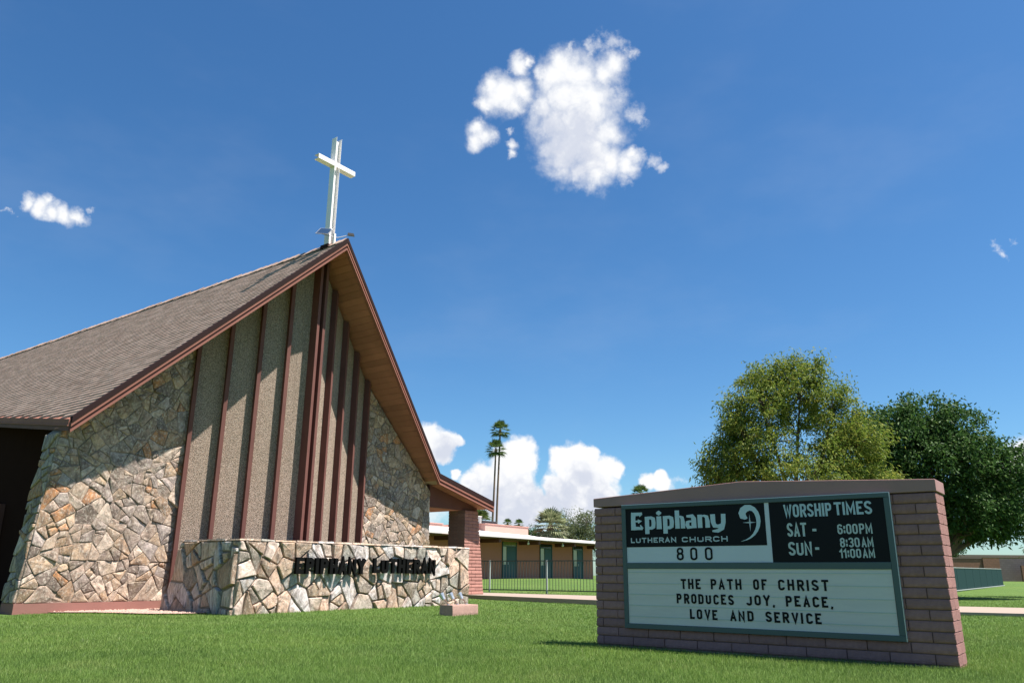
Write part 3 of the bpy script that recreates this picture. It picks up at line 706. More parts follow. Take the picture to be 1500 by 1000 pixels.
def strip(pts, th, closed=None):
    q = [Vector(pts[0])]
    for p in pts[1:]:
        if (Vector(p)-q[-1]).length > 1e-5: q.append(Vector(p))
    closed = (q[0]-q[-1]).length < 1e-4 and len(q) > 3
    if closed: q.pop()
    n = len(q); L, Rr = [], []
    for i in range(n):
        a = q[i-1] if (i > 0 or closed) else None; c = q[(i+1) % n] if (i < n-1 or closed) else None; b = q[i]
        if a is None: d = (c-b).normalized(); m = Vector((-d.y, d.x)); k = 1
        elif c is None: d = (b-a).normalized(); m = Vector((-d.y, d.x)); k = 1
        else:
            d1, d2 = (b-a).normalized(), (c-b).normalized(); n1 = Vector((-d1.y, d1.x)); n2 = Vector((-d2.y, d2.x)); m = n1+n2
            if m.length < 1e-3: m = n1; k = 1
            else: m.normalize(); k = min(1/max(0.2, m.dot(n1)), 2.3)
        w = th/2 if isinstance(th, (int, float)) else th[i]/2
        L.append(b+m*w*k); Rr.append(b-m*w*k)
    return L, Rr, closed
def stroke_into(mb, pts, th, mapf, z0, z1):
    "thin raised (or extruded) strip; mapf(x, y, d)"
    L, Rr, closed = strip(pts, th); n = len(L); b = len(mb.v)
    for i in range(n): mb.v += [mapf(L[i].x, L[i].y, z1), mapf(Rr[i].x, Rr[i].y, z1), mapf(L[i].x, L[i].y, z0), mapf(Rr[i].x, Rr[i].y, z0)]
    for i in range(n if closed else n-1):
        j = (i+1) % n; A, B = b+i*4, b+j*4
        for f in ((A, A+1, B+1, B), (A, B, B+2, A+2), (A+1, A+3, B+3, B+1)): mb.f.append(f); mb.mi.append(0)
    if not closed:
        for A in (b, b+(n-1)*4): mb.f.append((A, A+2, A+3, A+1)); mb.mi.append(0)
def layout(text, x0, x1, h, th, gap=None):
    "fit the word between x0 and x1: returns per glyph (char, left, width)"
    ws = [GL[c][0] for c in text]; g = 0.30 if gap is None else gap
    # total = unit*sum(ws) + n*th + (n-1)*g*unit
    n = len(text); unit = ((x1-x0) - n*th)/(sum(ws) + (n-1)*g); x = x0; out = []
    for c, w in zip(text, ws):
        out.append((c, x, w*unit+th)); x += w*unit+th+g*unit
    return out
def glyph_into(mb, c, x, w, z, h, th, mapf, d0, d1, lift=0.0004, slant=0.0):
    for k, s in enumerate(GL[c][1]):
        dx = w-th
        pts = [(x+th/2+px*dx if dx > 1e-6 else x+th/2+(px-.5)*h*.6, z+th/2+py*(h-th)) for px, py in s]
        # straight strokes run to the full height
        ptsx = []
        for i, (a, b_) in enumerate(pts):
            end = i in (0, len(pts)-1)
            if end and len(pts) > 1:
                o = pts[1] if i == 0 else pts[-2]; v = Vector((a-o[0], b_-o[1]))
                if v.length > 1e-6 and len(s) < 6 and (pts[0] != pts[-1]):
                    v.normalize(); ext = th/2
                    if abs(v.x) > 0.75 and (0.2 < s[i][1] < 0.8): ext = 0
                    if abs(v.y) > 0.5: ext = ext/abs(v.y)
                    a, b_ = a+v.x*ext, b_+v.y*ext
            ptsx.append((a, b_))
        stroke_into(mb, ptsx, th, mapf, d0, d1+k*lift)
def word_into(mb, text, x0, x1, z, h, th, mapf, d0, d1, gap=None):
    for c, x, w in layout(text, x0, x1, h, th, gap): glyph_into(mb, c, x, w, z, h, th, mapf, d0, d1)

# ------------------------------------------------------------------ cross on the ridge
q = CW(0, 1.24)
cross = empty('cross', (q.x, q.y, 9.25), TH, 'tall white steel cross standing on the roof ridge at the gable peak', 'cross')
def cbox(nm, m, x0, x1, y0, y1, z0, z1, par=cross):
    mb = MB(); mb.box(x0, x1, y0, y1, z0, z1); o = obj(nm, mb, m, par); b = o.modifiers.new('bevel', 'BEVEL'); b.width = 0.004; b.segments = 1; return o
H0, H1 = 0.0, 3.27
up = empty('upright', (0,0,0)); up.parent = cross
cbox('web', WHITE, -0.082, 0.082, -0.006, 0.006, H0, H1-0.07, up)
cbox('flange', WHITE, -0.094, -0.082, -0.10, 0.10, H0, H1, up); cbox('flange', WHITE, 0.082, 0.094, -0.10, 0.10, H0, H1, up)
arm = empty('crossbar', (0,0,0)); arm.parent = cross
for a, b in ((-0.66, -0.095), (0.095, 0.66)):
    cbox('web', WHITE, a, b, -0.10, -0.088, 2.36, 2.50, arm)
    cbox('flange', WHITE, a, b, -0.088, 0.09, 2.488, 2.50, arm); cbox('flange', WHITE, a, b, -0.088, 0.09, 2.36, 2.372, arm)
cbox('web', WHITE, -0.081, 0.081, -0.10, -0.088, 2.36, 2.50, arm)
mb = MB(); mb.box(-0.16, 0.16, -0.15, 0.15, -0.08, 0.02); obj('base_plate', mb, DARKTRIM, cross)
# solar spotlight beside the cross
LAMPGREY = simple('grey_fixture_metal', (0.28,0.28,0.29), 0.1, 8, 0.4, metallic=0.3)
q = CW(-0.02, 1.46)
sl = empty('solar_spotlight', (q.x, q.y, 9.27), TH, 'small solar spotlight with tilted panel and black lamp at the foot of the cross', 'spotlight')
mb = MB(); mb.box(-0.03, 0.03, -0.03, 0.03, -0.03, 0.30); obj('mounting_post', mb, WHITE, sl)
mb = MB(); mb.tube([(-0.42, 0.05, 0.17), (-0.1, 0, 0.19), (0.1, -0.02, 0.22), (0.34, -0.12, 0.34)], 0.010, 6); obj('arm', mb, LAMPGREY, sl)
mb = MB(); a = Vector((-0.33, 0.02, 0.27)); ux = Vector((0.13, 0.06, 0.14)); uy = Vector((0.10, -0.14, -0.01)); nn = ux.cross(uy).normalized()*0.012
mb.hexa([a-ux-uy, a+ux-uy, a+ux+uy, a-ux+uy], [p+nn for p in (a-ux-uy, a+ux-uy, a+ux+uy, a-ux+uy)]); pn = clean_normals(obj('panel_frame', mb, LAMPGREY, sl))
mb = MB(); mb.face([a-ux*.9-uy*.9-nn*.2, a-ux*.9+uy*.9-nn*.2, a+ux*.9+uy*.9-nn*.2, a+ux*.9-uy*.9-nn*.2]); mb.face([a-ux*.9-uy*.9+nn*1.2, a+ux*.9-uy*.9+nn*1.2, a+ux*.9+uy*.9+nn*1.2, a-ux*.9+uy*.9+nn*1.2]); obj('solar_cell', mb, simple('solar_cell', (0.02,0.04,0.08), 0.1, 8, 0.15), sl)
mb = MB(); c0 = Vector((0.43, -0.17, 0.38)); mb.hexa([c0+Vector(v) for v in ((-.13,.0,-.035),(0,-.12,-.05),(.13,.0,-.01),(0,.12,.0))], [c0+Vector(v) for v in ((-.11,.0,.03),(0,-.10,.02),(.11,.0,.05),(0,.10,.06))]); clean_normals(obj('lamp_head', mb, BLACK, sl))

# ------------------------------------------------------------------ fieldstone name wall
pw = empty('stone_name_wall', (MX, MY, 0), TH, 'low fieldstone wall in front of the church with black raised letters', 'wall')
X0, X1, Z1 = -3.12, 4.05, 1.44
def zt_(x): return Z1 + (x-X0)*0.006
mb = MB(); mb.hexa([P(X0+.02,3.02,-.1),P(X1-.02,3.02,-.1),P(X1-.02,2.5,-.1),P(X0+.02,0.50,-.1)],[P(X0+.02,3.02,zt_(X0)),P(X1-.02,3.02,zt_(X1)),P(X1-.02,2.5,zt_(X1)),P(X0+.02,1.02,zt_(X0))])
clean_normals(obj('mortar_backing', mb, MORTAR, pw))
n1 = face_with_stones(pw, [(X0,-0.03),(X1,-0.03),(X1,zt_(X1)),(X0,zt_(X0))], lambda x, z, d: P(x, 3.02+d, z), 0.150, PL_STONE, 33, gap=0.012, rise=(0.03, 0.075))
n2 = face_with_stones(pw, [(0.47,-0.05),(3.05,-0.05),(3.05,zt_(X0)),(1.02,zt_(X0))], lambda t, z, d: P(X0+.02-d, t, z), 0.15, PL_STONE, 37, gap=0.020, rise=(0.03, 0.07), flip=True)
n3 = face_with_stones(pw, [(2.5,-0.05),(3.02,-0.05),(3.02,zt_(X1)),(2.5,zt_(X1))], lambda t, z, d: P(X1-.02+d, t, z), 0.09, PL_STONE, 41, gap=0.012, rise=(0.02, 0.04))
print('planter stones', n1, n2, n3)
# rough coping laid flat along the top
r_ = random.Random(9); x = X0-0.01
while x < X1:
    w = min(r_.uniform(0.35, 0.7), X1+0.03-x); z = zt_(x)
    if w > 0.1:
        mb = MB(); e = r_.uniform(-0.02, 0.02); mb.hexa([P(x,3.07+e,z),P(x+w-.012,3.07-e*.5,z),P(x+w-.012,2.62,z),P(x,2.62,z)],[P(x+.01,3.055+e,z+r_.uniform(.025,.045)),P(x+w-.02,3.05-e*.5,z+r_.uniform(.025,.045)),P(x+w-.02,2.64,z+.03),P(x+.01,2.64,z+.03)])
        clean_normals(obj('coping_stone', mb, PL_STONE, pw))
    x += w
x = 2.6
while x > 1.05:
    w = r_.uniform(0.3, 0.5); mb = MB(); x2 = max(1.03, x-w)
    mb.hexa([P(X0-.03,x,Z1+.002),P(X0+.35,x,Z1+.002),P(X0+.35,x2+.01,Z1+.002),P(X0-.03,x2+.01,Z1+.002)],[P(X0-.02,x,Z1+r_.uniform(.02,.045)),P(X0+.34,x,Z1+.03),P(X0+.34,x2+.02,Z1+.03),P(X0-.02,x2+.02,Z1+r_.uniform(.02,.045))])
    clean_normals(obj('coping_stone', mb, PL_STONE, pw)); x = x2
LETTER = simple('black_letter_metal', (0.006,0.006,0.006), 0.15, 6, 0.8, spec=0.05)
for word, a, b, zb in (('EPIPHANY', -1.775, 0.185, 0.805), ('LUTHERAN', 0.448, 2.575, 0.832)):
    for c, x, w in layout(word, a, b, 0.335, 0.080, 0.38):
        mb = MB(); glyph_into(mb, c, x, w, zb, 0.335, 0.080, lambda X, Z, d: P(X, 3.115+d, Z), 0.0, 0.065)
        zc = zb+0.17
        o = clean_normals(obj('letter', mb, LETTER, pw))
        ms = MB(); ms.tube([P(x+w/2, 3.05, zc), P(x+w/2, 3.13, zc)], 0.006, 5)
        obj('standoff_pin', ms, LETTER, o)

# ------------------------------------------------------------------ floodlight block
q = CW(-0.36, 6.28)
BLOCKM = brick_mat('split_face_block', (0.38,0.23,0.19), 0.02, 0.3)
fb = empty('floodlight_block', (q.x, q.y, 0.0), TH, 'rough rose block on the lawn carrying three small floodlights', 'block')
me = brick_mesh(0.80, 0.34, 0.235, 'block_body', BLOCKM, bev=0.02); link('block_body', me, fb, (0, 0, 0))
ALU = simple('dull_aluminium', (0.50,0.51,0.53), 0.08, 9, 0.35, metallic=0.7)
for k, xx in enumerate((0.06, 0.34, 0.62)):
    wx = CW(-0.36+xx, 6.28-0.17)
    fl = empty('floodlight', (wx.x, wx.y, 0.235), TH, ('leftmost', 'middle', 'rightmost')[k] + ' of the three small bullet floodlights on the rose block', 'floodlight', 'floodlights aimed at the stone name wall')
    mb = MB(); mb.tube([(0,0,0),(0,0,0.02)], 0.032, 8); obj('base', mb, ALU, fl)
    mb = MB(); mb.tube([(0,0,0.02),(-0.02,0.03,0.06),(-0.055,0.06,0.115)], 0.012, 6); obj('knuckle', mb, simple('bronze_knuckle', (0.18,0.10,0.07), 0.1, 9, 0.5) if k == 0 else bpy.data.materials['bronze_knuckle'], fl)
    d = Vector((-0.16, 0.55, 0.75)).normalized(); p0 = Vector((-0.055, 0.06, 0.10))
    mb = MB(); mb.tube([p0-d*0.01, p0, p0+d*0.055, p0+d*0.13, p0+d*0.135], [0.02, 0.035, 0.042, 0.062, 0.055], 12); obj('lamp_hood', mb, ALU, fl, smooth=False)

# ------------------------------------------------------------------ brick sign (local x along the face to the right, -y front)
STH = -R(36.7); SX, SY = 4.233, 7.988
sign = empty('church_sign', (SX, SY, 0), STH, 'low slump block sign with a green framed message board and sloping cap', 'sign')
bw = empty('brick_wall', (0,0,0)); bw.parent = sign
LEN, THK, TOPZ, CH_ = 3.94, 0.44, 1.640, 0.1015
mb = MB(); mb.box(-LEN+0.012, -0.012, 0.012, THK-0.012, -0.15, TOPZ-0.004); obj('joint_core', mb, SIGNJOINT, bw)
r_ = random.Random(21); J = 0.008; half = THK/2
for k in range(17):
    z1 = TOPZ-k*CH_-0.001; z0 = z1-CH_+J; even = k % 2 == 0
    def course(a, b, ya, yb, startoff):
        x = -0.0; edges = [0.0]; x = -startoff
        while x > -LEN+0.05: edges.append(x); x -= 0.405
        edges.append(-LEN)
        for e1_, e0_ in zip(edges, edges[1:]):
            lo, hi = e0_+(J if e0_ > -LEN else 0), e1_
            if hi <= a or lo >= b: continue
            if hi-lo < 0.05: continue
            brick(bw, round(lo, 3), round(hi, 3), ya, yb, z0, z1, SIGNBRICK, r_, 0.0035)
    startoff = 0.405 if even else 0.2025
    low = z1 < 0.25
    if even: course(-9, 9, 0.0, half-J/2, startoff) if low else (course(-0.60, 9, 0.0, half-J/2, startoff), course(-9, -3.5, 0.0, half-J/2, startoff))
    else:    course(-9, 9, 0.0, half-J/2, startoff) if low else (course(-0.60, 9, 0.0, half-J/2, startoff), course(-9, -3.5, 0.0, half-J/2, startoff))
    course(-0.60, 9, half+J/2, THK, startoff); course(-9, -3.5, half+J/2, THK, startoff)
# cap: shallow gable beam with mitred face
mb = MB(); e = 0.008
xs_ = [-LEN-0.01, -1.99, 0.012]; zt3 = [1.765, 1.868, 1.772]
fr_ = [(xs_[0], -e, 1.658), (xs_[2], -e, 1.652), (xs_[2], -e, zt3[2]), (xs_[1], -e, zt3[1]), (xs_[0], -e, zt3[0])]
mb.hexa(fr_, [(x, THK+0.03, z) for x, y, z in fr_]); o = clean_normals(obj('cap', mb, CAPPAINT, sign)); bv = o.modifiers.new('bevel', 'BEVEL'); bv.width = 0.006; bv.segments = 2
mb = MB(); mb.box(-3.45, -0.02, 0.05, THK-0.05, 1.638, 1.658); obj('cap_bedding', mb, SIGNJOINT, sign)
# cabinet
OFF = 0.045
def fx(x): return x + OFF*(0.2+0.34*(-x-0.43)/3.12)
FRAME = simple('green_grey_anodised_frame', (0.062,0.088,0.088), 0.08, 2, 0.45, metallic=0.2)
cab = empty('message_cabinet', (0,0,0)); cab.parent = sign
xl, xr, zb, zt = fx(-3.552), fx(-0.435), 0.222, 1.660
def fbox(nm, m, x0, x1, z0, z1, y0, y1, par=cab, bev=0.003):
    mb = MB(); mb.box(x0, x1, y0, y1, z0, z1); o = obj(nm, mb, m, par)
    if bev: b = o.modifiers.new('bevel', 'BEVEL'); b.width = bev; b.segments = 1
    return o
fbox('cabinet_body', BLACK, xl+0.004, xr-0.004, zb+0.004, zt-0.012, -OFF+0.014, 0.02, bev=0)
W_ = 0.056
fbox('frame_rail', FRAME, xl, xr, zb, zb+W_, -OFF, 0.02); fbox('frame_rail', FRAME, xl, xr, zt-0.048, zt-0.002, -OFF, 0.02)
fbox('frame_rail', FRAME, xl+W_, xr-W_, 0.902, 0.972, -OFF, 0.0)
fbox('frame_stile', FRAME, xl, xl+W_, zb+W_, zt-0.048, -OFF-.0005, 0.02); fbox('frame_stile', FRAME, xr-W_, xr, zb+W_, zt-0.048, -OFF-.0005, 0.02)
fbox('frame_edge', simple('bare_aluminium_lip', (0.55,0.56,0.57), 0.05, 4, 0.35, metallic=0.6), xr+0.0005, xr+0.006, zb, zt, -OFF+0.002, 0.0, bev=0)
fbox('frame_edge', bpy.data.materials['bare_aluminium_lip'], xl, xr, zt-0.0015, zt+0.004, -OFF+0.002, 0.0, bev=0)
PB = -OFF+0.012                       # front plane of the printed panels
PRBLACK = simple('black_print', (0.008,0.007,0.009), 0.2, 3, 0.45, spec=0.12)
PRWHITE = simple('pale_blue_translucent_acrylic', (0.53,0.53,0.57), 0.05, 1.2, 0.25)
def msgmat():
    t = NT('greenish_letter_board'); c = t.coord(); n = t.noise(3.0, 5, 0.7, t.mapping((0.5, 1, 5), vec=c))
    n2 = t.noise(1.3, 3, 0.5, t.mapping((1, 1, 1.4), vec=c))
    col_ = t.mix(t.rangem(n, 0.3, 0.7), (0.53,0.475,0.450), (0.595,0.535,0.510)); col_ = t.mix(t.rangem(n2, 0.45, 0.8, 0, 0.5), col_, (0.52,0.55,0.53))
    return t.done(col_, 0.3)
MSG = msgmat()
def panel(nm, m, x0, x1, z0, z1, lift=0.0, par=cab):
    mb = MB(); y = PB-lift; mb.box(fx(x0), fx(x1), y, y+0.003 if lift == 0 else y+0.0009, z0, z1); return obj(nm, mb, m, par)
hdr = empty('header_panel', (0,0,0)); hdr.parent = cab
panel('acrylic_sheet', PRWHITE, -3.50, -1.693, 0.972, 1.612, 0.0, hdr)
panel('black_field', PRBLACK, -3.497, -1.742, 1.154, 1.612, 0.002, hdr)
tms = empty('times_panel', (0,0,0)); tms.parent = cab
panel('black_field', PRBLACK, -1.688, -0.493, 0.974, 1.612, 0.0, tms)
brd = empty('letter_board', (0,0,0)); brd.parent = cab
panel('acrylic_sheet', MSG, -3.495, -0.497, 0.278, 0.902, 0.0, brd)
TRACK = simple('clear_letter_track', (0.42,0.47,0.44), 0.05, 2, 0.2)
for k in range(5):
    z = 0.36+k*0.125; mb = MB(); mb.box(fx(-3.493), fx(-0.50), PB-0.0045, PB-0.0005, z-0.004, z+0.004); obj('letter_track', mb, TRACK, brd)
TXTW = simple('white_print', (0.45,0.53,0.57), 0.05, 2, 0.3); TXTB = simple('black_changeable_letter', (0.010,0.010,0.010), 0.2, 9, 0.6, spec=0.1)
TXTC = simple('pale_grey_print', (0.42,0.46,0.49), 0.05, 2, 0.3); TXTG = simple('cream_grey_print', (0.42,0.46,0.45), 0.05, 2, 0.3)
TXTWH = simple('blue_white_print', (0.38,0.46,0.50), 0.05, 2, 0.3)
def mp(X, Z, d): return (fx(X), PB-0.0035-d, Z)
def flat_line(name, items, m, par):
    for text, a, b, z, h, th, gap in items:
        mb = MB(); word_into(mb, text, a, b, z, h, th, mp, 0.0, 0.0008, gap); clean_normals(obj(name, mb, m, par))
flat_line('lettering', [('LUTHERAN', -3.433, -2.83, 1.204, 0.060, 0.0135, 0.34), ('CHURCH', -2.755, -2.192, 1.203, 0.060, 0.0135, 0.34)], TXTC, hdr)
flat_line('lettering', [('WORSHIP', -1.528, -1.018, 1.444, 0.138, 0.0225, 0.24), ('TIMES', -0.990, -0.612, 1.450, 0.134, 0.0225, 0.24)], TXTWH, tms)
flat_line('lettering', [('SAT', -1.508, -1.298, 1.240, 0.144, 0.023, 0.24), ('-', -1.250, -1.182, 1.303-0.047, 0.10, 0.026, 0), ('6:00', -0.978, -0.775, 1.254, 0.103, 0.0165, 0.28), ('PM', -0.760, -0.632, 1.254, 0.103, 0.0165, 0.28)], TXTG, tms)
flat_line('lettering', [('SUN', -1.510, -1.260, 1.043, 0.142, 0.023, 0.24), ('-', -1.240, -1.172, 1.112-0.047, 0.10, 0.026, 0), ('8:30', -0.966, -0.77, 1.121, 0.097, 0.0155, 0.28), ('AM', -0.752, -0.636, 1.121, 0.097, 0.0155, 0.28)], TXTG, tms)
flat_line('lettering', [('11:00', -0.980, -0.768, 1.014, 0.092, 0.0155, 0.30), ('AM', -0.752, -0.634, 1.014, 0.092, 0.0155, 0.28)], TXTG, tms)
_lr = random.Random(77)
def letters(words, m, par, th):
    for text, a, b, z, h in words:
        for c, x, w in layout(text, a, b, h, th, 0.62):
            mb = MB()
            if c == ',': stroke_into(mb, [(x+th*.6, z+0.012), (x+th*.25, z-0.016)], th*0.9, mp, 0.0, 0.0015)
            else: glyph_into(mb, c, x+_lr.uniform(-.0025,.0025), w, z+_lr.uniform(-.0022,.0022), h, th, mp, 0.0, 0.0015)
            clean_normals(obj('letter', mb, m, par))
letters([('THE', -2.800, -2.551, 0.679, 0.112), ('PATH', -2.430, -2.066, 0.680, 0.112), ('OF', -1.932, -1.780, 0.682, 0.112), ('CHRIST', -1.655, -1.126, 0.683, 0.112),
         ('PRODUCES', -2.858, -2.169, 0.518, 0.108), ('JOY,', -2.030, -1.709, 0.519, 0.108), ('PEACE,', -1.589, -1.100, 0.520, 0.108),
         ('LOVE', -2.703, -2.370, 0.352, 0.108), ('AND', -2.224, -1.958, 0.352, 0.108), ('SERVICE', -1.825, -1.232, 0.353, 0.108)], TXTB, brd, 0.0225)
for (c, a, b) in (('8', -2.832, -2.744), ('0', -2.660, -2.572), ('0', -2.478, -2.386)):
    mb = MB(); glyph_into(mb, c, a, b-a, 0.998, 0.145, 0.0225, mp, 0.0, 0.0015); clean_normals(obj('numeral', mb, TXTB, hdr))
# the heavy rounded name lettering, drawn stroke by stroke (x: width fraction of each letter box, y: x-heights)
def heavy(mb, strokes, x0, x1, zb_, xh, lift0=0):
    w = x1-x0
    for k, (pts, th) in enumerate(strokes):
        q = [(x0+px*w, zb_+py*xh) for px, py in pts]
        stroke_into(mb, q, [t_*xh for t_ in th] if isinstance(th, (list, tuple)) else th*xh, mp, 0.0, 0.0008+k*0.0004)
XH = 0.150; ZB = 1.361
ep = MB(); T_ = 0.38
def stemx(w): return T_*XH/2/w
def hl(strokes, a, b): heavy(ep, strokes, a, b, ZB, XH)
wE = 0.161
hl([([(.22,-0.02),(.20,.35),(.20,.9),(.25,1.36)], [.46,.42,.40,.46]), ([(.2,1.22),(.66,1.23),(.98,1.26)], [.30,.26,.20]), ([(.86,1.20),(.74,1.02)], [.20,.05]), ([(.3,.66),(.72,.66)], [.14,.13]), ([(.60,.78),(.78,.66),(.62,.52)], [.10,.22,.10]), ([(.2,.11),(.66,.10),(.99,.05)], [.30,.24,.16]), ([(.97,.06),(.80,.36)], [.22,.08])], -3.425, -3.264)
def pshape(a, b):
    w = b-a; sx_ = stemx(w)
    hl([([(sx_,-.36),(sx_,1.0)], T_), ([(sx_,.90),(.62,.90),(.80,.80),(.84,.5),(.80,.2),(.62,.09),(sx_,.09)], [.22,.24,.34,.36,.34,.24,.20])], a, b)
pshape(-3.233, -3.093)
w = 0.062; hl([([(.5,0),(.5,1.0)], [.46,.42])], -3.074, -3.012); hl([([(.5-.55,1.25),(.5+.0,1.26),(.5+.55,1.25)], [.12,.40,.12])], -3.074, -3.012)
pshape(-2.990, -2.852)
a, b = -2.832, -2.712; sx_ = stemx(b-a)
hl([([(sx_,0),(sx_,1.40)], T_), ([(sx_,.88),(.56,.91),(.76,.82),(.82,.5),(.82,0)], [.10,.16,.28,.36,.38])], a, b)
a, b = -2.700, -2.566
hl([([(.80,0),(.80,.7),(.66,.92),(.12,.92)], [.42,.40,.28,.16]), ([(.80,.52),(.40,.52),(.20,.44),(.18,.25),(.26,.08),(.62,.07)], [.12,.16,.28,.36,.26,.16])], a, b)
a, b = -2.545, -2.400; sx_ = stemx(b-a)
hl([([(sx_,0),(sx_,1.0)], T_), ([(sx_,.88),(.58,.91),(.78,.82),(.84,.5),(.84,0)], [.10,.16,.28,.36,.38])], a, b)
a, b = -2.388, -2.200
hl([([(.17,1.0),(.18,.42),(.26,.14),(.48,.08),(.70,.20)], [.40,.38,.32,.24,.16]), ([(.86,1.0),(.84,.35),(.74,-.05),(.46,-.26),(.10,-.27)], [.36,.36,.34,.26,.12])], a, b)
clean_normals(obj('lettering', ep, TXTW, hdr))
# comma shaped sweep with the four pointed star
lg = MB()
cl = [(-1.944,1.452,.010),(-1.965,1.458,.045),(-1.993,1.476,.075),(-2.002,1.508,.078),(-1.985,1.540,.080),(-1.950,1.562,.075),(-1.905,1.566,.060),(-1.866,1.548,.052),(-1.838,1.512,.050),(-1.822,1.465,.050),(-1.818,1.415,.046),(-1.826,1.365,.041),(-1.847,1.317,.035),(-1.880,1.274,.027),(-1.925,1.238,.018),(-1.975,1.215,.010),(-2.033,1.200,.002)]
stroke_into(lg, [(x, z) for x, z, w in cl], [w for x, z, w in cl], mp, 0.0, 0.0008)
clean_normals(obj('emblem_sweep', lg, TXTW, hdr))
st = MB()
for k, (dx, dz, L_, wd) in enumerate(((0,1,.092,.017),(0,-1,.100,.017),(1,0,.072,.017),(-1,0,.086,.017))):
    c = (-1.918, 1.404); tip = (c[0]+dx*L_, c[1]+dz*L_)
    st.face([mp(c[0]+dz*wd/2, c[1]-dx*wd/2, .0012+k*.0003), mp(tip[0], tip[1], .0012+k*.0003), mp(c[0]-dz*wd/2, c[1]+dx*wd/2, .0012+k*.0003), mp(c[0]-dx*.008, c[1]-dz*.008, .0012+k*.0003)])
clean_normals(obj('emblem_star', st, TXTC, hdr))

# ------------------------------------------------------------------ iron fence beyond the walkway
IRON = simple('dark_green_iron', (0.045,0.060,0.055), 0.12, 6, 0.5)
IRONG = simple('galvanised_post', (0.40,0.42,0.41), 0.08, 6, 0.45, metallic=0.3)
FA, FB = Vector((-6.0, 34.2)), Vector((9.2, 24.5)); fl_ = (FB-FA).length; fa = math.atan2((FB-FA).y, (FB-FA).x)
fence = empty('iron_fence', (FA.x, FA.y, 0.0), fa, 'thin dark picket fence along the walkway in front of the low building', 'fence')
def fz(x): return 0.285
for nm, z0, z1 in (('rail', 0, 0.035), ('rail', 1.02, 1.055)):
    mb = MB(); mb.box(0, fl_, -0.018, 0.018, 0.275+z0, 0.275+z1); obj(nm, mb, IRON, fence)
n = int(fl_/0.123)
pk = MB().box(-0.007, 0.007, -0.007, 0.007, 0.0, 0.985).mesh('picket', IRON)
for i in range(n):
    if i % 20 == 10: continue
    link('picket', pk, fence, (0.06+i*0.123, 0, 0.31))
pm = MB().box(-0.026, 0.026, -0.026, 0.026, -0.2, 1.12).mesh('post', IRONG)
for i in range(0, n, 20): link('post', pm, fence, (0.06+(i+10)*0.123, 0, 0.22))

# ------------------------------------------------------------------ low classroom building
BX, BY = -0.23, 52.6
bld = empty('classroom_building', (BX, BY, 0), TH, 'long low tan building with teal doors and white roof edge behind the iron fence', 'building')
TAN = simple('tan_stucco_wall', (0.44,0.165,0.110), 0.07, 0.6, 0.9, 0.1, 30)
def bb(nm, m, x0, x1, y0, y1, z0, z1, par=bld): mb = MB(); mb.box(x0, x1, y0, y1, z0, z1); return obj(nm, mb, m, par)
bb('wall', TAN, -13.0, 10.7, 0.0, 9.0, 0.3, 3.05)
TEAL = simple('teal_door_paint', (0.022,0.070,0.074), 0.1, 2, 0.55); TEALF = simple('teal_frame_paint', (0.03,0.08,0.078), 0.1, 2, 0.5)
GLASSY = simple('pale_glossy_glass', (0.42,0.40,0.32), 0.15, 1.5, 0.12); DKGLASS = simple('dark_glass', (0.03,0.035,0.035), 0.1, 1.5, 0.08)  # sidelight panes: pale base colour with low roughness
REFLGL = simple('painted_reflection_glass', (0.20,0.20,0.08), 0.5, 6, 0.15)  # yellow-green reflection painted into the pane's base colour
for k, (a, b, c) in enumerate(((-0.47,-0.03,0.96), (3.76,4.26,5.12), (7.92,8.48,9.17))):
    d = empty('door', (0,0,0)); d.parent = bld
    bb('door_leaf', TEAL, b, c, -0.04, -0.002, 0.60, 2.55, d); bb('door_frame', TEALF, a-0.05, a, -0.07, 0.0, 0.60, 2.86, d); bb('door_frame', TEALF, c, c+0.05, -0.07, 0.0, 0.60, 2.86, d)
    bb('door_frame', TEALF, b-0.03, b, -0.065, 0.0, 0.60, 2.56, d); bb('door_frame', TEALF, a, c, -0.065, 0.0, 2.56, 2.60, d)
    bb('sidelight', GLASSY, a, b-0.03, -0.03, -0.002, 1.45, 2.56, d); bb('lower_panel', TEAL, a, b-0.03, -0.035, -0.002, 0.60, 1.45, d)
    bb('transom', REFLGL if k == 0 else DKGLASS, a, c, -0.03, -0.002, 2.60, 2.86, d); bb('handle', ALU, b+0.06, b+0.10, -0.085, -0.04, 1.45, 1.60, d)
ROOFWHITE = simple('white_roof_coating', (0.62,0.57,0.55), 0.04, 0.6, 0.7)
PINKP = simple('pink_parapet_stucco', (0.46,0.28,0.235), 0.06, 0.8, 0.9)
# sloping white roof with slim white fascia
mb = MB(); mb.hexa([(-14,-1.8,2.98),(11.6,-1.8,2.98),(11.6,3.4,3.40),(-14,3.4,3.40)],[(-14,-1.8,3.14),(11.6,-1.8,3.12),(11.6,3.4,3.58),(-14,3.4,3.95)]); clean_normals(obj('roof', mb, ROOFWHITE, bld))
bb('eave_soffit', simple('brown_eave_paint', (0.16,0.085,0.06), 0.1, 1, 0.8), -13.9, 11.5, -1.7, 0.0, 2.93, 2.975)
for x in (-11.0, -7.0, -2.9, 1.3, 5.6, 9.9): bb('eave_beam', MAROON, x, x+0.16 if False else x+0.2, -1.6, 0.0, 2.70, 2.925)
for x in (-9.0, 0.55, 4.6, 8.9):
    q = MB(); q.tube([(x,-1.3,2.93),(x,-1.3,2.84),(x,-1.3,2.80),(x,-1.3,2.70),(x,-1.3,2.67)], [0.03,0.03,0.075,0.075,0.03], 8); obj('eave_lamp', q, WHITE, bld)
def par(nm, x0, x1, y0, y1, z0, z1): o = bb(nm, PINKP, x0, x1, y0, y1, z0, z1); return o
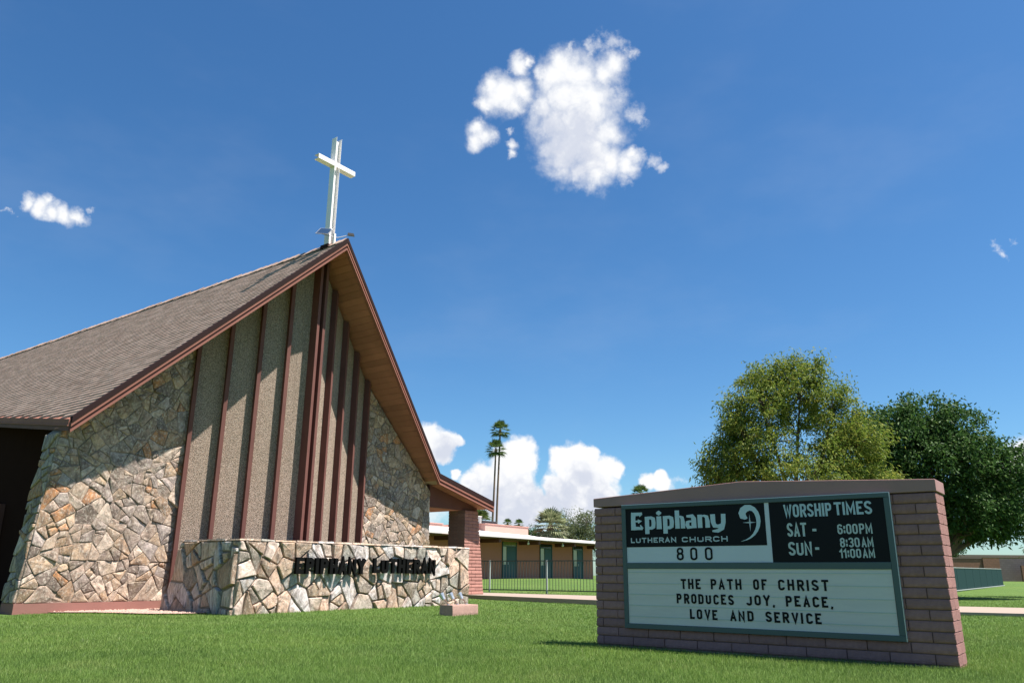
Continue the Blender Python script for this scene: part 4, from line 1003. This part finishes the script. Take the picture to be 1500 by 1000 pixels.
par('parapet', 1.5, 6.6, 3.0, 9.0, 3.3, 4.15); bb('parapet_coping', simple('rose_coping', (0.45,0.24,0.20), 0.05, 2, 0.8), 1.46, 6.65, 2.95, 9.05, 4.15, 4.20)
par('parapet', -14, -2.9, 3.0, 9.0, 3.3, 3.90); bb('parapet_coping', bpy.data.materials['rose_coping'], -14, -2.85, 2.95, 9.05, 3.90, 3.95)
par('parapet', -2.85, 1.46, 5.0, 9.0, 3.3, 4.05)
# wind chime at the corner
q = CW(0,0); ch = MB()
wc = empty('hanging_ornament', (BX+0.5962*10.25+0.8028*1.7, BY+0.8028*10.25-0.5962*1.7, 2.05), TH, 'string of pale hanging ornaments at the far corner of the low building', 'ornament')
for k in range(4):
    ch = MB(); z = 0.78-k*0.24; ch.tube([(0,0,z),(0,0,z-0.03),(0,0,z-0.11),(0,0,z-0.14)], [0.02,0.055,0.055,0.02], 7); obj('bead', ch, simple('pale_ornament', (0.6,0.55,0.45), 0.2, 9, 0.6) if k == 0 else bpy.data.materials['pale_ornament'], wc)
ch = MB(); ch.tube([(0,0,0.9),(0,0,0)], 0.008, 4); obj('cord', ch, IRON, wc)
def bpt(s, t): return (BX+0.5962*s+0.8028*t, BY+0.8028*s-0.5962*t)
x, y = bpt(1.2, -4.2)
ac = empty('rooftop_air_conditioner', (x, y, 4.05), TH, 'pale grey rooftop air conditioner beside the palm fronds', 'air conditioner')
q = MB(); q.box(-0.75, 0.75, -0.5, 0.5, 0.0, 0.62); o = obj('housing', q, simple('pale_unit_metal', (0.55,0.55,0.52), 0.06, 3, 0.5), ac)
q = MB()
for k in range(8): q.box(-0.68, 0.68, -0.515, -0.501, 0.06+k*0.065, 0.09+k*0.065)
obj('louvre', q, simple('grey_louvre', (0.30,0.31,0.31), 0.05, 3, 0.5), ac, kind='stuff'); q = MB(); q.box(-0.79, 0.79, -0.54, 0.54, 0.62, 0.66); obj('lid', q, WHITE, ac)
x, y = bpt(3.0, -4.2)
ac = empty('dark_roof_vent', (x, y, 4.19), TH, 'low dark grey vent box on the pink parapet roof', 'vent')
q = MB(); q.box(-0.85, 0.85, -0.4, 0.4, 0.0, 0.22); obj('housing', q, simple('dark_vent_metal', (0.07,0.08,0.09), 0.06, 3, 0.5), ac); q = MB(); q.box(-0.9, 0.9, -0.45, 0.45, 0.22, 0.26); obj('lid', q, bpy.data.materials['dark_vent_metal'], ac)

# small white sprinkler cap at the curb
q = empty('sprinkler_cap', (2.42, 21.6, hgt(2.4, 21.6)), 0, 'small white plastic pipe caps in the grass at the curb', 'pipe cap')
for k, (dx, s) in enumerate(((0, 0.07), (0.13, 0.05))):
    o = MB(); o.tube([(dx,0,0),(dx,0,s),(dx+0.01,0,s*1.6),(dx+0.01,0,s*1.8)], [0.05,0.055,0.05,0.02], 9); obj('cap', o, WHITE, q)

# ------------------------------------------------------------------ right hand background
gfA, gfB = Vector((19.0, 36.7)), Vector((33.4, 56.0)); L = (gfB-gfA).length; ga = math.atan2((gfB-gfA).y, (gfB-gfA).x)
gf = empty('green_screen_fence', (gfA.x, gfA.y, 0), ga, 'dark green screened fence with pale top rail on the right lawn', 'fence')
SCREEN = NT('green_windscreen_fabric'); wv_ = SCREEN.new('ShaderNodeTexWave'); wv_.inputs['Scale'].default_value = 2.2; wv_.inputs['Distortion'].default_value = 1.5; SCREEN.l.new(SCREEN.coord(), wv_.inputs['Vector'])
SCREEN = SCREEN.done(SCREEN.mix(wv_.outputs['Fac'], (0.018,0.042,0.042), (0.026,0.054,0.053)), 1.0, spec=0.02)
nb = 9; step = L/nb
PALE = simple('pale_rail', (0.17,0.19,0.17), 0.08, 3, 0.6)
for i in range(nb+1):
    u = i/nb; zb_ = 0.19+0.16*u; mb = MB(); mb.tube([(i*step,0.03,zb_-0.1),(i*step,0.03,zb_+1.13)], 0.03, 8); obj('post', mb, IRONG, gf)
    if i < nb:
        zc = 0.19+0.16*(i+1)/nb
        mb = MB(); mb.hexa([(i*step+.03,-0.012,zb_+0.04),((i+1)*step-.03,-0.012,zc+0.04),((i+1)*step-.03,0.002,zc+0.04),(i*step+.03,0.002,zb_+0.04)],[(i*step+.03,-0.012,zb_+1.06),((i+1)*step-.03,-0.012,zc+1.06),((i+1)*step-.03,0.002,zc+1.06),(i*step+.03,0.002,zb_+1.06)]); clean_normals(obj('screen_panel', mb, SCREEN, gf))
        mb = MB(); mb.tube([(i*step,0.0,zb_+1.09),((i+1)*step,0.0,zc+1.09)], 0.03, 7); obj('top_rail', mb, PALE, gf)
        mb = MB(); mb.tube([(i*step,-0.05,zb_+0.02),((i+1)*step,-0.05,zc+0.02)], 0.04, 6); obj('bottom_rail', mb, PALE, gf)
def blockwall(nm, c, g):
    t = NT(nm); b = t.new('ShaderNodeTexBrick'); b.inputs['Scale'].default_value = 1.0; b.inputs['Brick Width'].default_value = 0.4; b.inputs['Row Height'].default_value = 0.2; b.inputs['Mortar Size'].default_value = 0.012
    mp_ = t.mapping((1,1,1), (R(90),0,0)); t.l.new(mp_, b.inputs['Vector']); b.inputs['Color1'].default_value = (*sc(c,1.06),1); b.inputs['Color2'].default_value = (*sc(c,.9),1); b.inputs['Mortar'].default_value = (*g,1)
    return t.done(b.outputs['Color'], 0.92)
BWALL = blockwall('brown_block', (0.235,0.115,0.070), (0.15,0.08,0.055)); GWALL = blockwall('grey_block', (0.16,0.125,0.115), (0.12,0.09,0.085))
fw = empty('block_wall', (36, 80, 0), 0, 'long brown block wall at the far edge of the right lawn', 'wall')
for x0, x1, m, z1, y in ((0, 10.0, BWALL, 2.70, 0), (10.0, 11.6, BWALL, 2.72, -0.15), (11.6, 30, GWALL, 2.72, 0)):
    mb = MB(); mb.box(x0, x1-0.01, y, 0.25, 0.4, z1); obj('wall_panel', mb, m, fw)
mb = MB(); mb.box(13.0, 30.0, -1.2, -1.0, 0.4, 2.05); obj('low_wall_panel', mb, BWALL, fw)
mb = MB(); mb.box(0, 30, -0.04, 0.29, 2.705, 2.76) if False else mb.box(0, 9.98, -0.04, 0.29, 2.702, 2.76); obj('wall_coping', mb, simple('wall_coping_grey', (0.26,0.19,0.16), 0.05, 3, 0.9), fw)
hs_ = empty('distant_house', (53, 97, 0), 0, 'pale flat house seen over the block wall below the dark tree', 'house')
mb = MB(); mb.box(-0.5, 34, 0, 10, 0.4, 3.18); obj('wall', mb, simple('cream_house_wall', (0.30,0.235,0.18), 0.05, 1, 0.9), hs_)
mb = MB(); mb.hexa([(-1.4,-0.6,3.19),(35,-0.6,3.19),(35,10.6,3.19),(-1.4,10.6,3.19)],[(-0.6,-0.6,3.50),(34.4,-0.6,3.50),(33,10.6,3.60),(1,10.6,3.60)]); clean_normals(obj('roof', mb, simple('tan_house_roof', (0.22,0.155,0.12), 0.1, 2, 0.9), hs_))
for x in (3.0, 9.0, 17.0):
    wf = MB(); wf.box(x, x+1.6, -0.06, -0.003, 1.4, 2.6); w_ = obj('window', wf, WHITE, hs_); wp = MB(); wp.box(x+.08, x+1.52, -0.07, -0.061, 1.48, 2.52); obj('pane', wp, DKGLASS, w_)

# ------------------------------------------------------------------ trees
def leafmat(name, stops, trans=0.35, rough=0.55):
    t = NT(name); c = t.ramp(t.island(), stops); n = t.noise(0.8, 3, 0.5)
    c = t.mix(t.rangem(n, 0.3, 0.7, 0, 0.35), c, sc(stops[0][1], 0.8))
    t.done(c, rough, spec=0.14)
    tr = t.new('ShaderNodeBsdfTranslucent'); t.l.new(c, tr.inputs[0]); ms = t.new('ShaderNodeMixShader'); ms.inputs[0].default_value = trans
    out = t.n['Material Output']; t.l.new(t.b.outputs[0], ms.inputs[1]); t.l.new(tr.outputs[0], ms.inputs[2]); t.l.new(ms.outputs[0], out.inputs[0]); return t.m
BARK = simple('grey_brown_bark', (0.11,0.08,0.06), 0.3, 6, 0.95, 0.6, 20)
def leaves(name, pos, dirs, L, W, m, parent, r, fold=0.25):
    "one pointed, slightly folded leaf (two triangles pairs) per position"
    n = len(pos); d = dirs/np.linalg.norm(dirs, axis=1)[:, None]; rr = r.normal(size=(n, 3)); s = np.cross(d, rr); s /= np.linalg.norm(s, axis=1)[:, None]
    nn = np.cross(d, s); Ls = (L*r.uniform(0.65, 1.25, n))[:, None]; Ws = (W*r.uniform(0.7, 1.2, n))[:, None]
    base = pos; mid = pos+d*Ls*0.45; tip = pos+d*Ls - np.array([0,0,1.])*Ls*0.12
    V = np.stack([base, mid+s*Ws/2+nn*Ws*fold, tip, mid-s*Ws/2+nn*Ws*fold], 1).reshape(-1, 3)
    i = np.arange(n)[:, None]*4; F = np.concatenate([i+[0,1,2], i+[0,2,3]]).astype(np.int64).reshape(-1, 3)
    F = np.hstack([i+[0,1,2], i+[0,2,3]]).reshape(-1, 3)
    return bulk(name, V, F, m, parent)
def tree(x, y, label, lobes, nclump, per, L, W, m, spread, trunk_h, seed, droop=0.5, trunk_r=0.2, sprouts=(), surf=0.55, cat='tree', nm='tree', group=None, twig=0.012, flat=1.0):
    r = np.random.default_rng(seed); z0 = hgt(x, y)
    t = empty(nm, (x, y, z0), 0, label, cat, group)
    cen = []
    w = np.array([l[3]*l[4]*l[5] for l in lobes]); w = w/w.sum()
    for k in r.choice(len(lobes), nclump, p=w):
        cx, cy, cz, ax, ay, az_ = lobes[k]; v = r.normal(size=3); v /= np.linalg.norm(v); rad = surf + (1-surf)*r.random() if r.random() < 0.78 else r.random()**0.6
        cen.append((cx+v[0]*ax*rad, cy+v[1]*ay*rad, cz+v[2]*az_*rad))
    for (cx, cy, cz, ln, dx, dy) in sprouts:
        for k in range(int(ln*9)):
            u = k/(ln*9); cen.append((cx+dx*u*ln+r.normal()*0.06, cy+dy*u*ln+r.normal()*0.06, cz+u*ln))
    cen = np.array(cen); n = len(cen)
    sp = spread*r.uniform(0.5, 1.35, n)
    pos = np.repeat(cen, per, 0) + np.clip(r.normal(size=(n*per, 3)), -1.7, 1.7)*np.repeat(sp, per)[:, None]*np.array([1, 1, 0.8*flat])
    out = pos - np.array([np.mean(cen[:, 0]), np.mean(cen[:, 1]), np.mean(cen[:, 2])-1]); out /= np.linalg.norm(out, axis=1)[:, None]+1e-6
    dirs = out*0.6 + r.normal(size=out.shape)*0.7 + np.array([0, 0, -droop])
    leaves('crown', pos, dirs, L, W, m, t, r)
    # trunk, limbs and twigs out to a sample of the leaf clumps
    mb = MB(); top = np.array([0, 0, trunk_h]); mb.tube([(0,0,-0.1),(0.02,0.01,trunk_h*0.5),(0.0,0.04,trunk_h)], [trunk_r*1.25, trunk_r, trunk_r*0.9], 9)
    limbs = []
    for l in lobes:
        e = np.array([l[0], l[1], l[2]]); mid = top*0.5+e*0.5+r.normal(size=3)*0.18; mid[2] = max(mid[2], trunk_h+0.2)
        mb.tube([tuple(top), tuple(mid), tuple(e)], [trunk_r*0.6, trunk_r*0.36, trunk_r*0.16], 6); limbs += [top*0.4+mid*0.6, mid, mid*.5+e*.5, e]
    limbs = np.array(limbs)
    for i in r.choice(n, min(n, int(nclump*0.45)), replace=False):
        c = cen[i]; j = np.argmin(np.linalg.norm(limbs-c+np.array([0,0,0.3]), axis=1)); a = limbs[j]; mid = (a+c)/2+r.normal(size=3)*0.12
        mb.tube([tuple(a), tuple(mid), tuple(c)], [twig*1.9, twig*1.3, twig*0.6], 4, cap=False)
    obj('trunk', mb, BARK, t); return t
LM_A = leafmat('olive_yellow_leaf', [(0,(0.095,0.155,0.026)),(0.4,(0.160,0.220,0.036)),(0.75,(0.225,0.260,0.042)),(1,(0.33,0.31,0.062))], 0.42)
LM_B = leafmat('deep_green_leaf', [(0,(0.030,0.070,0.018)),(0.5,(0.052,0.112,0.028)),(0.85,(0.080,0.150,0.036)),(1,(0.12,0.18,0.055))], 0.32)
LM_C = leafmat('grey_green_leaf', [(0,(0.075,0.105,0.045)),(0.5,(0.12,0.15,0.065)),(1,(0.20,0.21,0.10))], 0.35)
def lobe(px, py, pz, a, b=None, c=None): return (px, py, pz, a, b or a, c or a)
# loose yellow-green tree behind the sign (x: across, z: above its foot)
TAx, TAy = 9.3, 26.0
tree(TAx, TAy, 'loose yellow-green tree behind the brick sign', [
    lobe(-1.9,0,4.0,1.05,1.2,1.15), lobe(-0.9,0,6.1,1.3,1.3,1.4), lobe(0.45,0.2,6.55,1.25,1.3,1.4), lobe(1.5,0.2,5.9,1.1,1.2,1.2), lobe(-1.5,0,4.9,1.1,1.2,1.2), lobe(-2.5,0,3.7,0.8,0.9,1.0), lobe(1.7,0,4.6,1.15,1.3,1.1), lobe(0.2,-0.5,3.7,1.9,1.6,1.3), lobe(2.4,0.2,3.5,1.05,1.2,1.0), lobe(-1.9,0,2.8,0.95,1.0,0.8), lobe(0.9,0,2.6,2.0,1.5,0.9), lobe(3.1,0.1,3.1,0.9,1.0,1.0), lobe(2.0,0,4.9,1.2,1.2,1.1)],
    650, 88, 0.135, 0.042, LM_A, 0.19, 1.7, 5, droop=0.75, trunk_r=0.17, surf=0.5,
    sprouts=[(-1.9,0,5.4,0.9,-0.12,0),(-0.5,0.2,6.9,0.7,-0.02,0),(0.8,0,7.0,0.5,0.02,0),(2.7,0,4.5,0.7,0.25,0),(-2.2,0,2.2,0.5,-0.7,0),(-2.6,0,3.6,0.6,-0.45,0),(-0.95,0,6.7,1.0,0,0),(-0.25,0,7.0,0.95,0.03,0),(0.45,0.1,7.2,0.8,0.02,0),(1.05,0,7.0,1.05,0.06,0),(1.75,0,6.1,1.05,0.1,0),(2.15,0,5.3,0.95,0.12,0),(-1.9,0,4.9,0.9,-0.1,0),(-2.7,0,4.3,0.55,-0.5,0),(-2.8,0,3.2,0.25,-1.2,0),(-1.4,0,5.8,0.7,-0.06,0)])
TBx, TBy = 15.9, 30.0
tree(TBx, TBy, 'dense dark green tree at the right, taller than the block wall', [
    lobe(-1.3,0,5.9,1.25,1.6,1.3), lobe(-0.1,0,6.5,1.35,1.6,1.1), lobe(1.2,0.1,5.9,1.35,1.6,1.2), lobe(-1.7,0,4.4,1.3,1.6,1.4), lobe(0.3,-0.3,4.6,2.1,1.9,1.5), lobe(2.3,0,4.6,1.3,1.7,1.2), lobe(3.0,0.2,3.5,1.05,1.6,1.1), lobe(1.1,-0.2,3.1,2.3,1.9,1.15), lobe(-1.4,0,2.9,1.4,1.6,1.1), lobe(2.4,0.2,2.6,1.2,1.4,0.75)],
    820, 84, 0.15, 0.072, LM_B, 0.23, 1.5, 8, droop=0.35, trunk_r=0.24, surf=0.6)
tree(20.9, 32.0, 'small yellowish tree at the right edge beyond the dark tree', [lobe(0.2,0,3.2,1.1,1.1,1.1), lobe(0.5,0,2.4,1.2,1.2,0.9)], 90, 50, 0.13, 0.04, LM_A, 0.2, 1.3, 18, droop=0.5, trunk_r=0.1)
tree(5.5, 68.0, 'rounded grey-green tree beyond the far end of the low building', [lobe(-0.6,0,3.9,1.9,1.9,1.5), lobe(0.9,0,4.2,1.6,1.8,1.5), lobe(2.3,0,3.6,1.3,1.5,1.3), lobe(0.2,0,3.0,2.6,2.0,1.2)], 330, 40, 0.20, 0.06, LM_C, 0.24, 1.8, 12, droop=0.2, trunk_r=0.2, twig=0.02)
tree(1.75, 78.0, 'small dark shrubby tree behind the end of the pink parapet', [lobe(0,0,3.7,1.3,1.0,0.8)], 60, 40, 0.2, 0.08, LM_B, 0.25, 1.6, 13, nm='shrub', cat='shrub')
tree(49.5, 92.0, 'tiny dark tree crown over the block wall right of the sign', [lobe(0,0,3.2,1.3,1.0,0.7)], 50, 30, 0.25, 0.1, LM_B, 0.25, 1.4, 14)

# ------------------------------------------------------------------ palms
PALMB = simple('palm_trunk_bark', (0.155,0.10,0.072), 0.3, 3, 0.95, 0.5, 8)
PALML = leafmat('palm_frond_green', [(0,(0.045,0.080,0.022)),(0.6,(0.085,0.13,0.035)),(1,(0.14,0.17,0.06))], 0.25, 0.5)
PALMP = leafmat('pale_palm_frond', [(0,(0.14,0.17,0.08)),(0.6,(0.24,0.26,0.14)),(1,(0.34,0.34,0.20))], 0.25, 0.5)
SKIRT = simple('dry_palm_skirt', (0.14,0.09,0.055), 0.3, 4, 0.95)
def palm(x, y, ztop_, label, R_, m, nf=26, tr=0.2, lean=(0, 0), seed=1, group=None, skirt=1.0, nm='palm_tree'):
    r = random.Random(seed); z0 = hgt(x, y); t = empty(nm, (x, y, z0), 0, label, 'palm tree', group); H = ztop_-z0
    mb = MB(); pts, rad = [], []
    for k in range(9):
        u = k/8; pts.append((lean[0]*(u**1.6)+0.06*math.sin(u*5+seed), lean[1]*u*u, -0.2+u*(H+0.2))); rad.append(tr*(1.25-0.5*u+0.25*max(0, 0.1-u)*10*0.3))
    mb.tube(pts, rad, 9); obj('trunk', mb, PALMB, t); top = Vector(pts[-1])
    if skirt:
        mb = MB(); mb.tube([tuple(top+Vector((0,0,-0.9*skirt*R_*0.5))), tuple(top+Vector((0,0,-0.3*R_))), tuple(top+Vector((0,0,0.05)))], [tr*0.75, tr*1.5, tr*1.1], 9); obj('skirt', mb, SKIRT, t)
    for i in range(nf):
        az_ = 2.39996*i+r.uniform(-.2, .2); el = R(-34+114*((i+0.5)/nf)**1.15)+r.uniform(-.12, .12); el = max(-1.1, min(1.35, el))
        d = Vector((math.cos(az_)*math.cos(el), math.sin(az_)*math.cos(el), math.sin(el))); side = Vector((-math.sin(az_), math.cos(az_), 0)); upv = side.cross(d)*-1
        if upv.z < 0: upv = -upv
        mb = MB(); pl = R_*0.42; p1 = top + d*pl*0.6 + Vector((0,0,.02)); p2 = top + d*pl + Vector((0,0,-0.06*R_*math.cos(el)))
        mb.face([tuple(top+side*0.03), tuple(p2+side*0.02), tuple(p2-side*0.02), tuple(top-side*0.03)])
        ns = 13
        for k in range(ns):
            a = R(-78+156*k/(ns-1)); L_ = R_*0.62*(1-0.25*abs(a)/R(78))*r.uniform(.9, 1.08); dd = (d*math.cos(a)+side*math.sin(a)).normalized(); w = side*math.cos(a)-d*math.sin(a); w = w*(R_*0.034)
            m1 = p2+dd*L_*0.55+Vector((0,0,-0.05*L_)); tip = p2+dd*L_*0.93+Vector((0,0,-L_*r.uniform(0.12, 0.26)))
            mb.face([tuple(p2), tuple(m1+w), tuple(m1-w)]); mb.face([tuple(m1+w), tuple(tip), tuple(m1-w)])
        obj('frond', mb, m, t)
    return t
palm(-1.72, 100, 18.5, 'taller of the two slender palms behind the porch, its crown uppermost', 1.65, PALML, 30, 0.13, (0.25, 0), 3, 'pair of slender palms')
palm(-2.38, 99, 15.9, 'shorter of the two slender palms behind the porch, its crown lower and to the left', 1.7, PALML, 28, 0.13, (0.5, 0), 5, 'pair of slender palms')
palm(-2.3, 62, 4.75, 'bright green palm head just right of the porch column', 1.25, PALML, 34, 0.16, (0, 0), 7, skirt=0.5)
palm(-0.5, 120, 8.1, 'left of the two tiny palms above the pink parapet', 1.0, PALML, 24, 0.14, (0, 0), 9, 'pair of tiny palms above the parapet')
palm(1.25, 120, 8.0, 'right of the two tiny palms above the pink parapet', 1.05, PALML, 24, 0.14, (0, 0), 11, 'pair of tiny palms above the parapet')
palm(16.1, 100, 10.6, 'palm head peeking over the left slope of the sign cap', 1.6, PALML, 30, 0.2, (0, 0), 15)
palm(3.0, 61, 4.35, 'pale spiky fan palm in front of the rounded grey-green tree', 1.75, PALMP, 46, 0.2, (0, 0), 17, skirt=0.6)

# ------------------------------------------------------------------ grass blades
def in_view_points(n, ymin, ymax, pw_, r):
    u = r.random(n); y = (ymin**(1-pw_) + u*(ymax**(1-pw_)-ymin**(1-pw_)))**(1/(1-pw_)); x = r.uniform(-1, 1, n)*(0.70*y+1.6); return x, y
def blades(n, seed):
    r = np.random.default_rng(seed); x, y = in_view_points(n, 3.6, 34, 1.6, r)
    keep = np.ones(n, bool)
    # church frame coordinates
    dx, dy = x-MX, y-MY; s = 0.5962*dx+0.8028*dy; t = 0.8028*dx-0.5962*dy
    keep &= ~((t < 0.06) & (s > -5.9) & (s < 5.85)); keep &= ~((s > -3.1) & (s < 4.02) & (t > -0.2) & (t < 3.06)); keep &= ~((s > -9) & (s < -5.8) & (t < 0.35))
    keep &= ~((s > -3.14) & (s < -2.9) & (t < 3.06))
    ge = np.interp(s, [-6.5,-5.3,-4.6,-4.1,-3.5,-2.9], [0.02,0.02,0.62,1.9,2.25,2.25]); keep &= ~((s > -5.3) & (s < -3.0) & (t < ge))
    keep &= ~((s > -0.37) & (s < 0.46) & (t < 6.3) & (t > 5.93))
    # sign footprint
    qx, qy = x-SX, y-SY; c_, s2_ = math.cos(STH), math.sin(STH); lx = c_*qx+s2_*qy; ly = -s2_*qx+c_*qy
    keep &= ~((lx > -LEN) & (lx < 0.0) & (ly > 0.0) & (ly < THK))
    # walkway
    bx = np.array([p[0] for p in WBACK]); by = np.array([p[1] for p in WBACK]); fx_ = np.array([p[0] for p in WFRONT]); fy_ = np.array([p[1] for p in WFRONT])
    keep &= ~((y > np.interp(x, fx_, fy_)+0.02) & (y < np.interp(x, bx, by)-0.02))
    x, y = x[keep], y[keep]; n = len(x)
    z = np.array([hgt(a, b) for a, b in zip(x, y)])
    sc_ = np.clip(y/6.5, 0.75, 4.5)
    # soft clumping of height
    ph = np.sin(x*2.1+np.sin(y*1.7)*1.3)*np.sin(y*2.6+np.sin(x*1.1)*2)
    h = (0.018+0.013*r.random(n)+0.004*ph)*np.clip(sc_, 0.9, 1.25); w = 0.0030*np.clip(sc_, 0.75, 3.0)
    th = r.uniform(0, 2*np.pi, n); lean = r.uniform(0.1, 0.75, n)*h; la = r.uniform(0, 2*np.pi, n)
    wx, wy = np.cos(th)*w/2, np.sin(th)*w/2; ox, oy = np.cos(la)*lean, np.sin(la)*lean
    V = np.empty((n, 4, 3)); V[:,0] = np.stack([x-wx, y-wy, z-0.004], 1); V[:,1] = np.stack([x+wx, y+wy, z-0.004], 1)
    V[:,2] = np.stack([x+wx*.3+ox, y+wy*.3+oy, z+h], 1); V[:,3] = np.stack([x-wx*.3+ox, y-wy*.3+oy, z+h*0.97], 1)
    i = np.arange(n)[:, None]*4
    return V.reshape(-1, 3), [i+[0,1,2,3]]
GR = NT('grass_blade'); c_ = GR.ramp(GR.island(), [(0,(0.130,0.212,0.036)),(0.45,(0.162,0.255,0.044)),(0.8,(0.198,0.290,0.056)),(0.95,(0.245,0.31,0.08)),(1,(0.42,0.38,0.19))])
n_ = GR.noise(0.42, 5, 0.62); c_ = GR.mix(GR.rangem(n_, 0.40, 0.64, 0, 0.65), c_, (0.095,0.160,0.036)); n2_ = GR.noise(1.1, 5, 0.68); c_ = GR.mix(GR.rangem(n2_, 0.52, 0.72, 0, 0.6), c_, (0.27,0.305,0.095))
n3_ = GR.noise(0.30, 3, 0.5, GR.mapping((1.6, 0.35, 1), (0, 0, 0.6))); c_ = GR.mix(GR.rangem(n3_, 0.45, 0.62, 0, 0.35), c_, (0.105,0.190,0.038))
GR.done(c_, 0.5, spec=0.35); tr_ = GR.new('ShaderNodeBsdfTranslucent'); GR.l.new(c_, tr_.inputs[0]); ms_ = GR.new('ShaderNodeMixShader'); ms_.inputs[0].default_value = 0.35
GR.l.new(GR.b.outputs[0], ms_.inputs[1]); GR.l.new(tr_.outputs[0], ms_.inputs[2]); GR.l.new(ms_.outputs[0], GR.n['Material Output'].inputs[0]); GR = GR.m
V, F = blades(1000000, 2)
grass = bulk('grass', V, F, GR, None, 'stuff'); tag(grass, 'short mown green grass of the front lawn', 'grass')
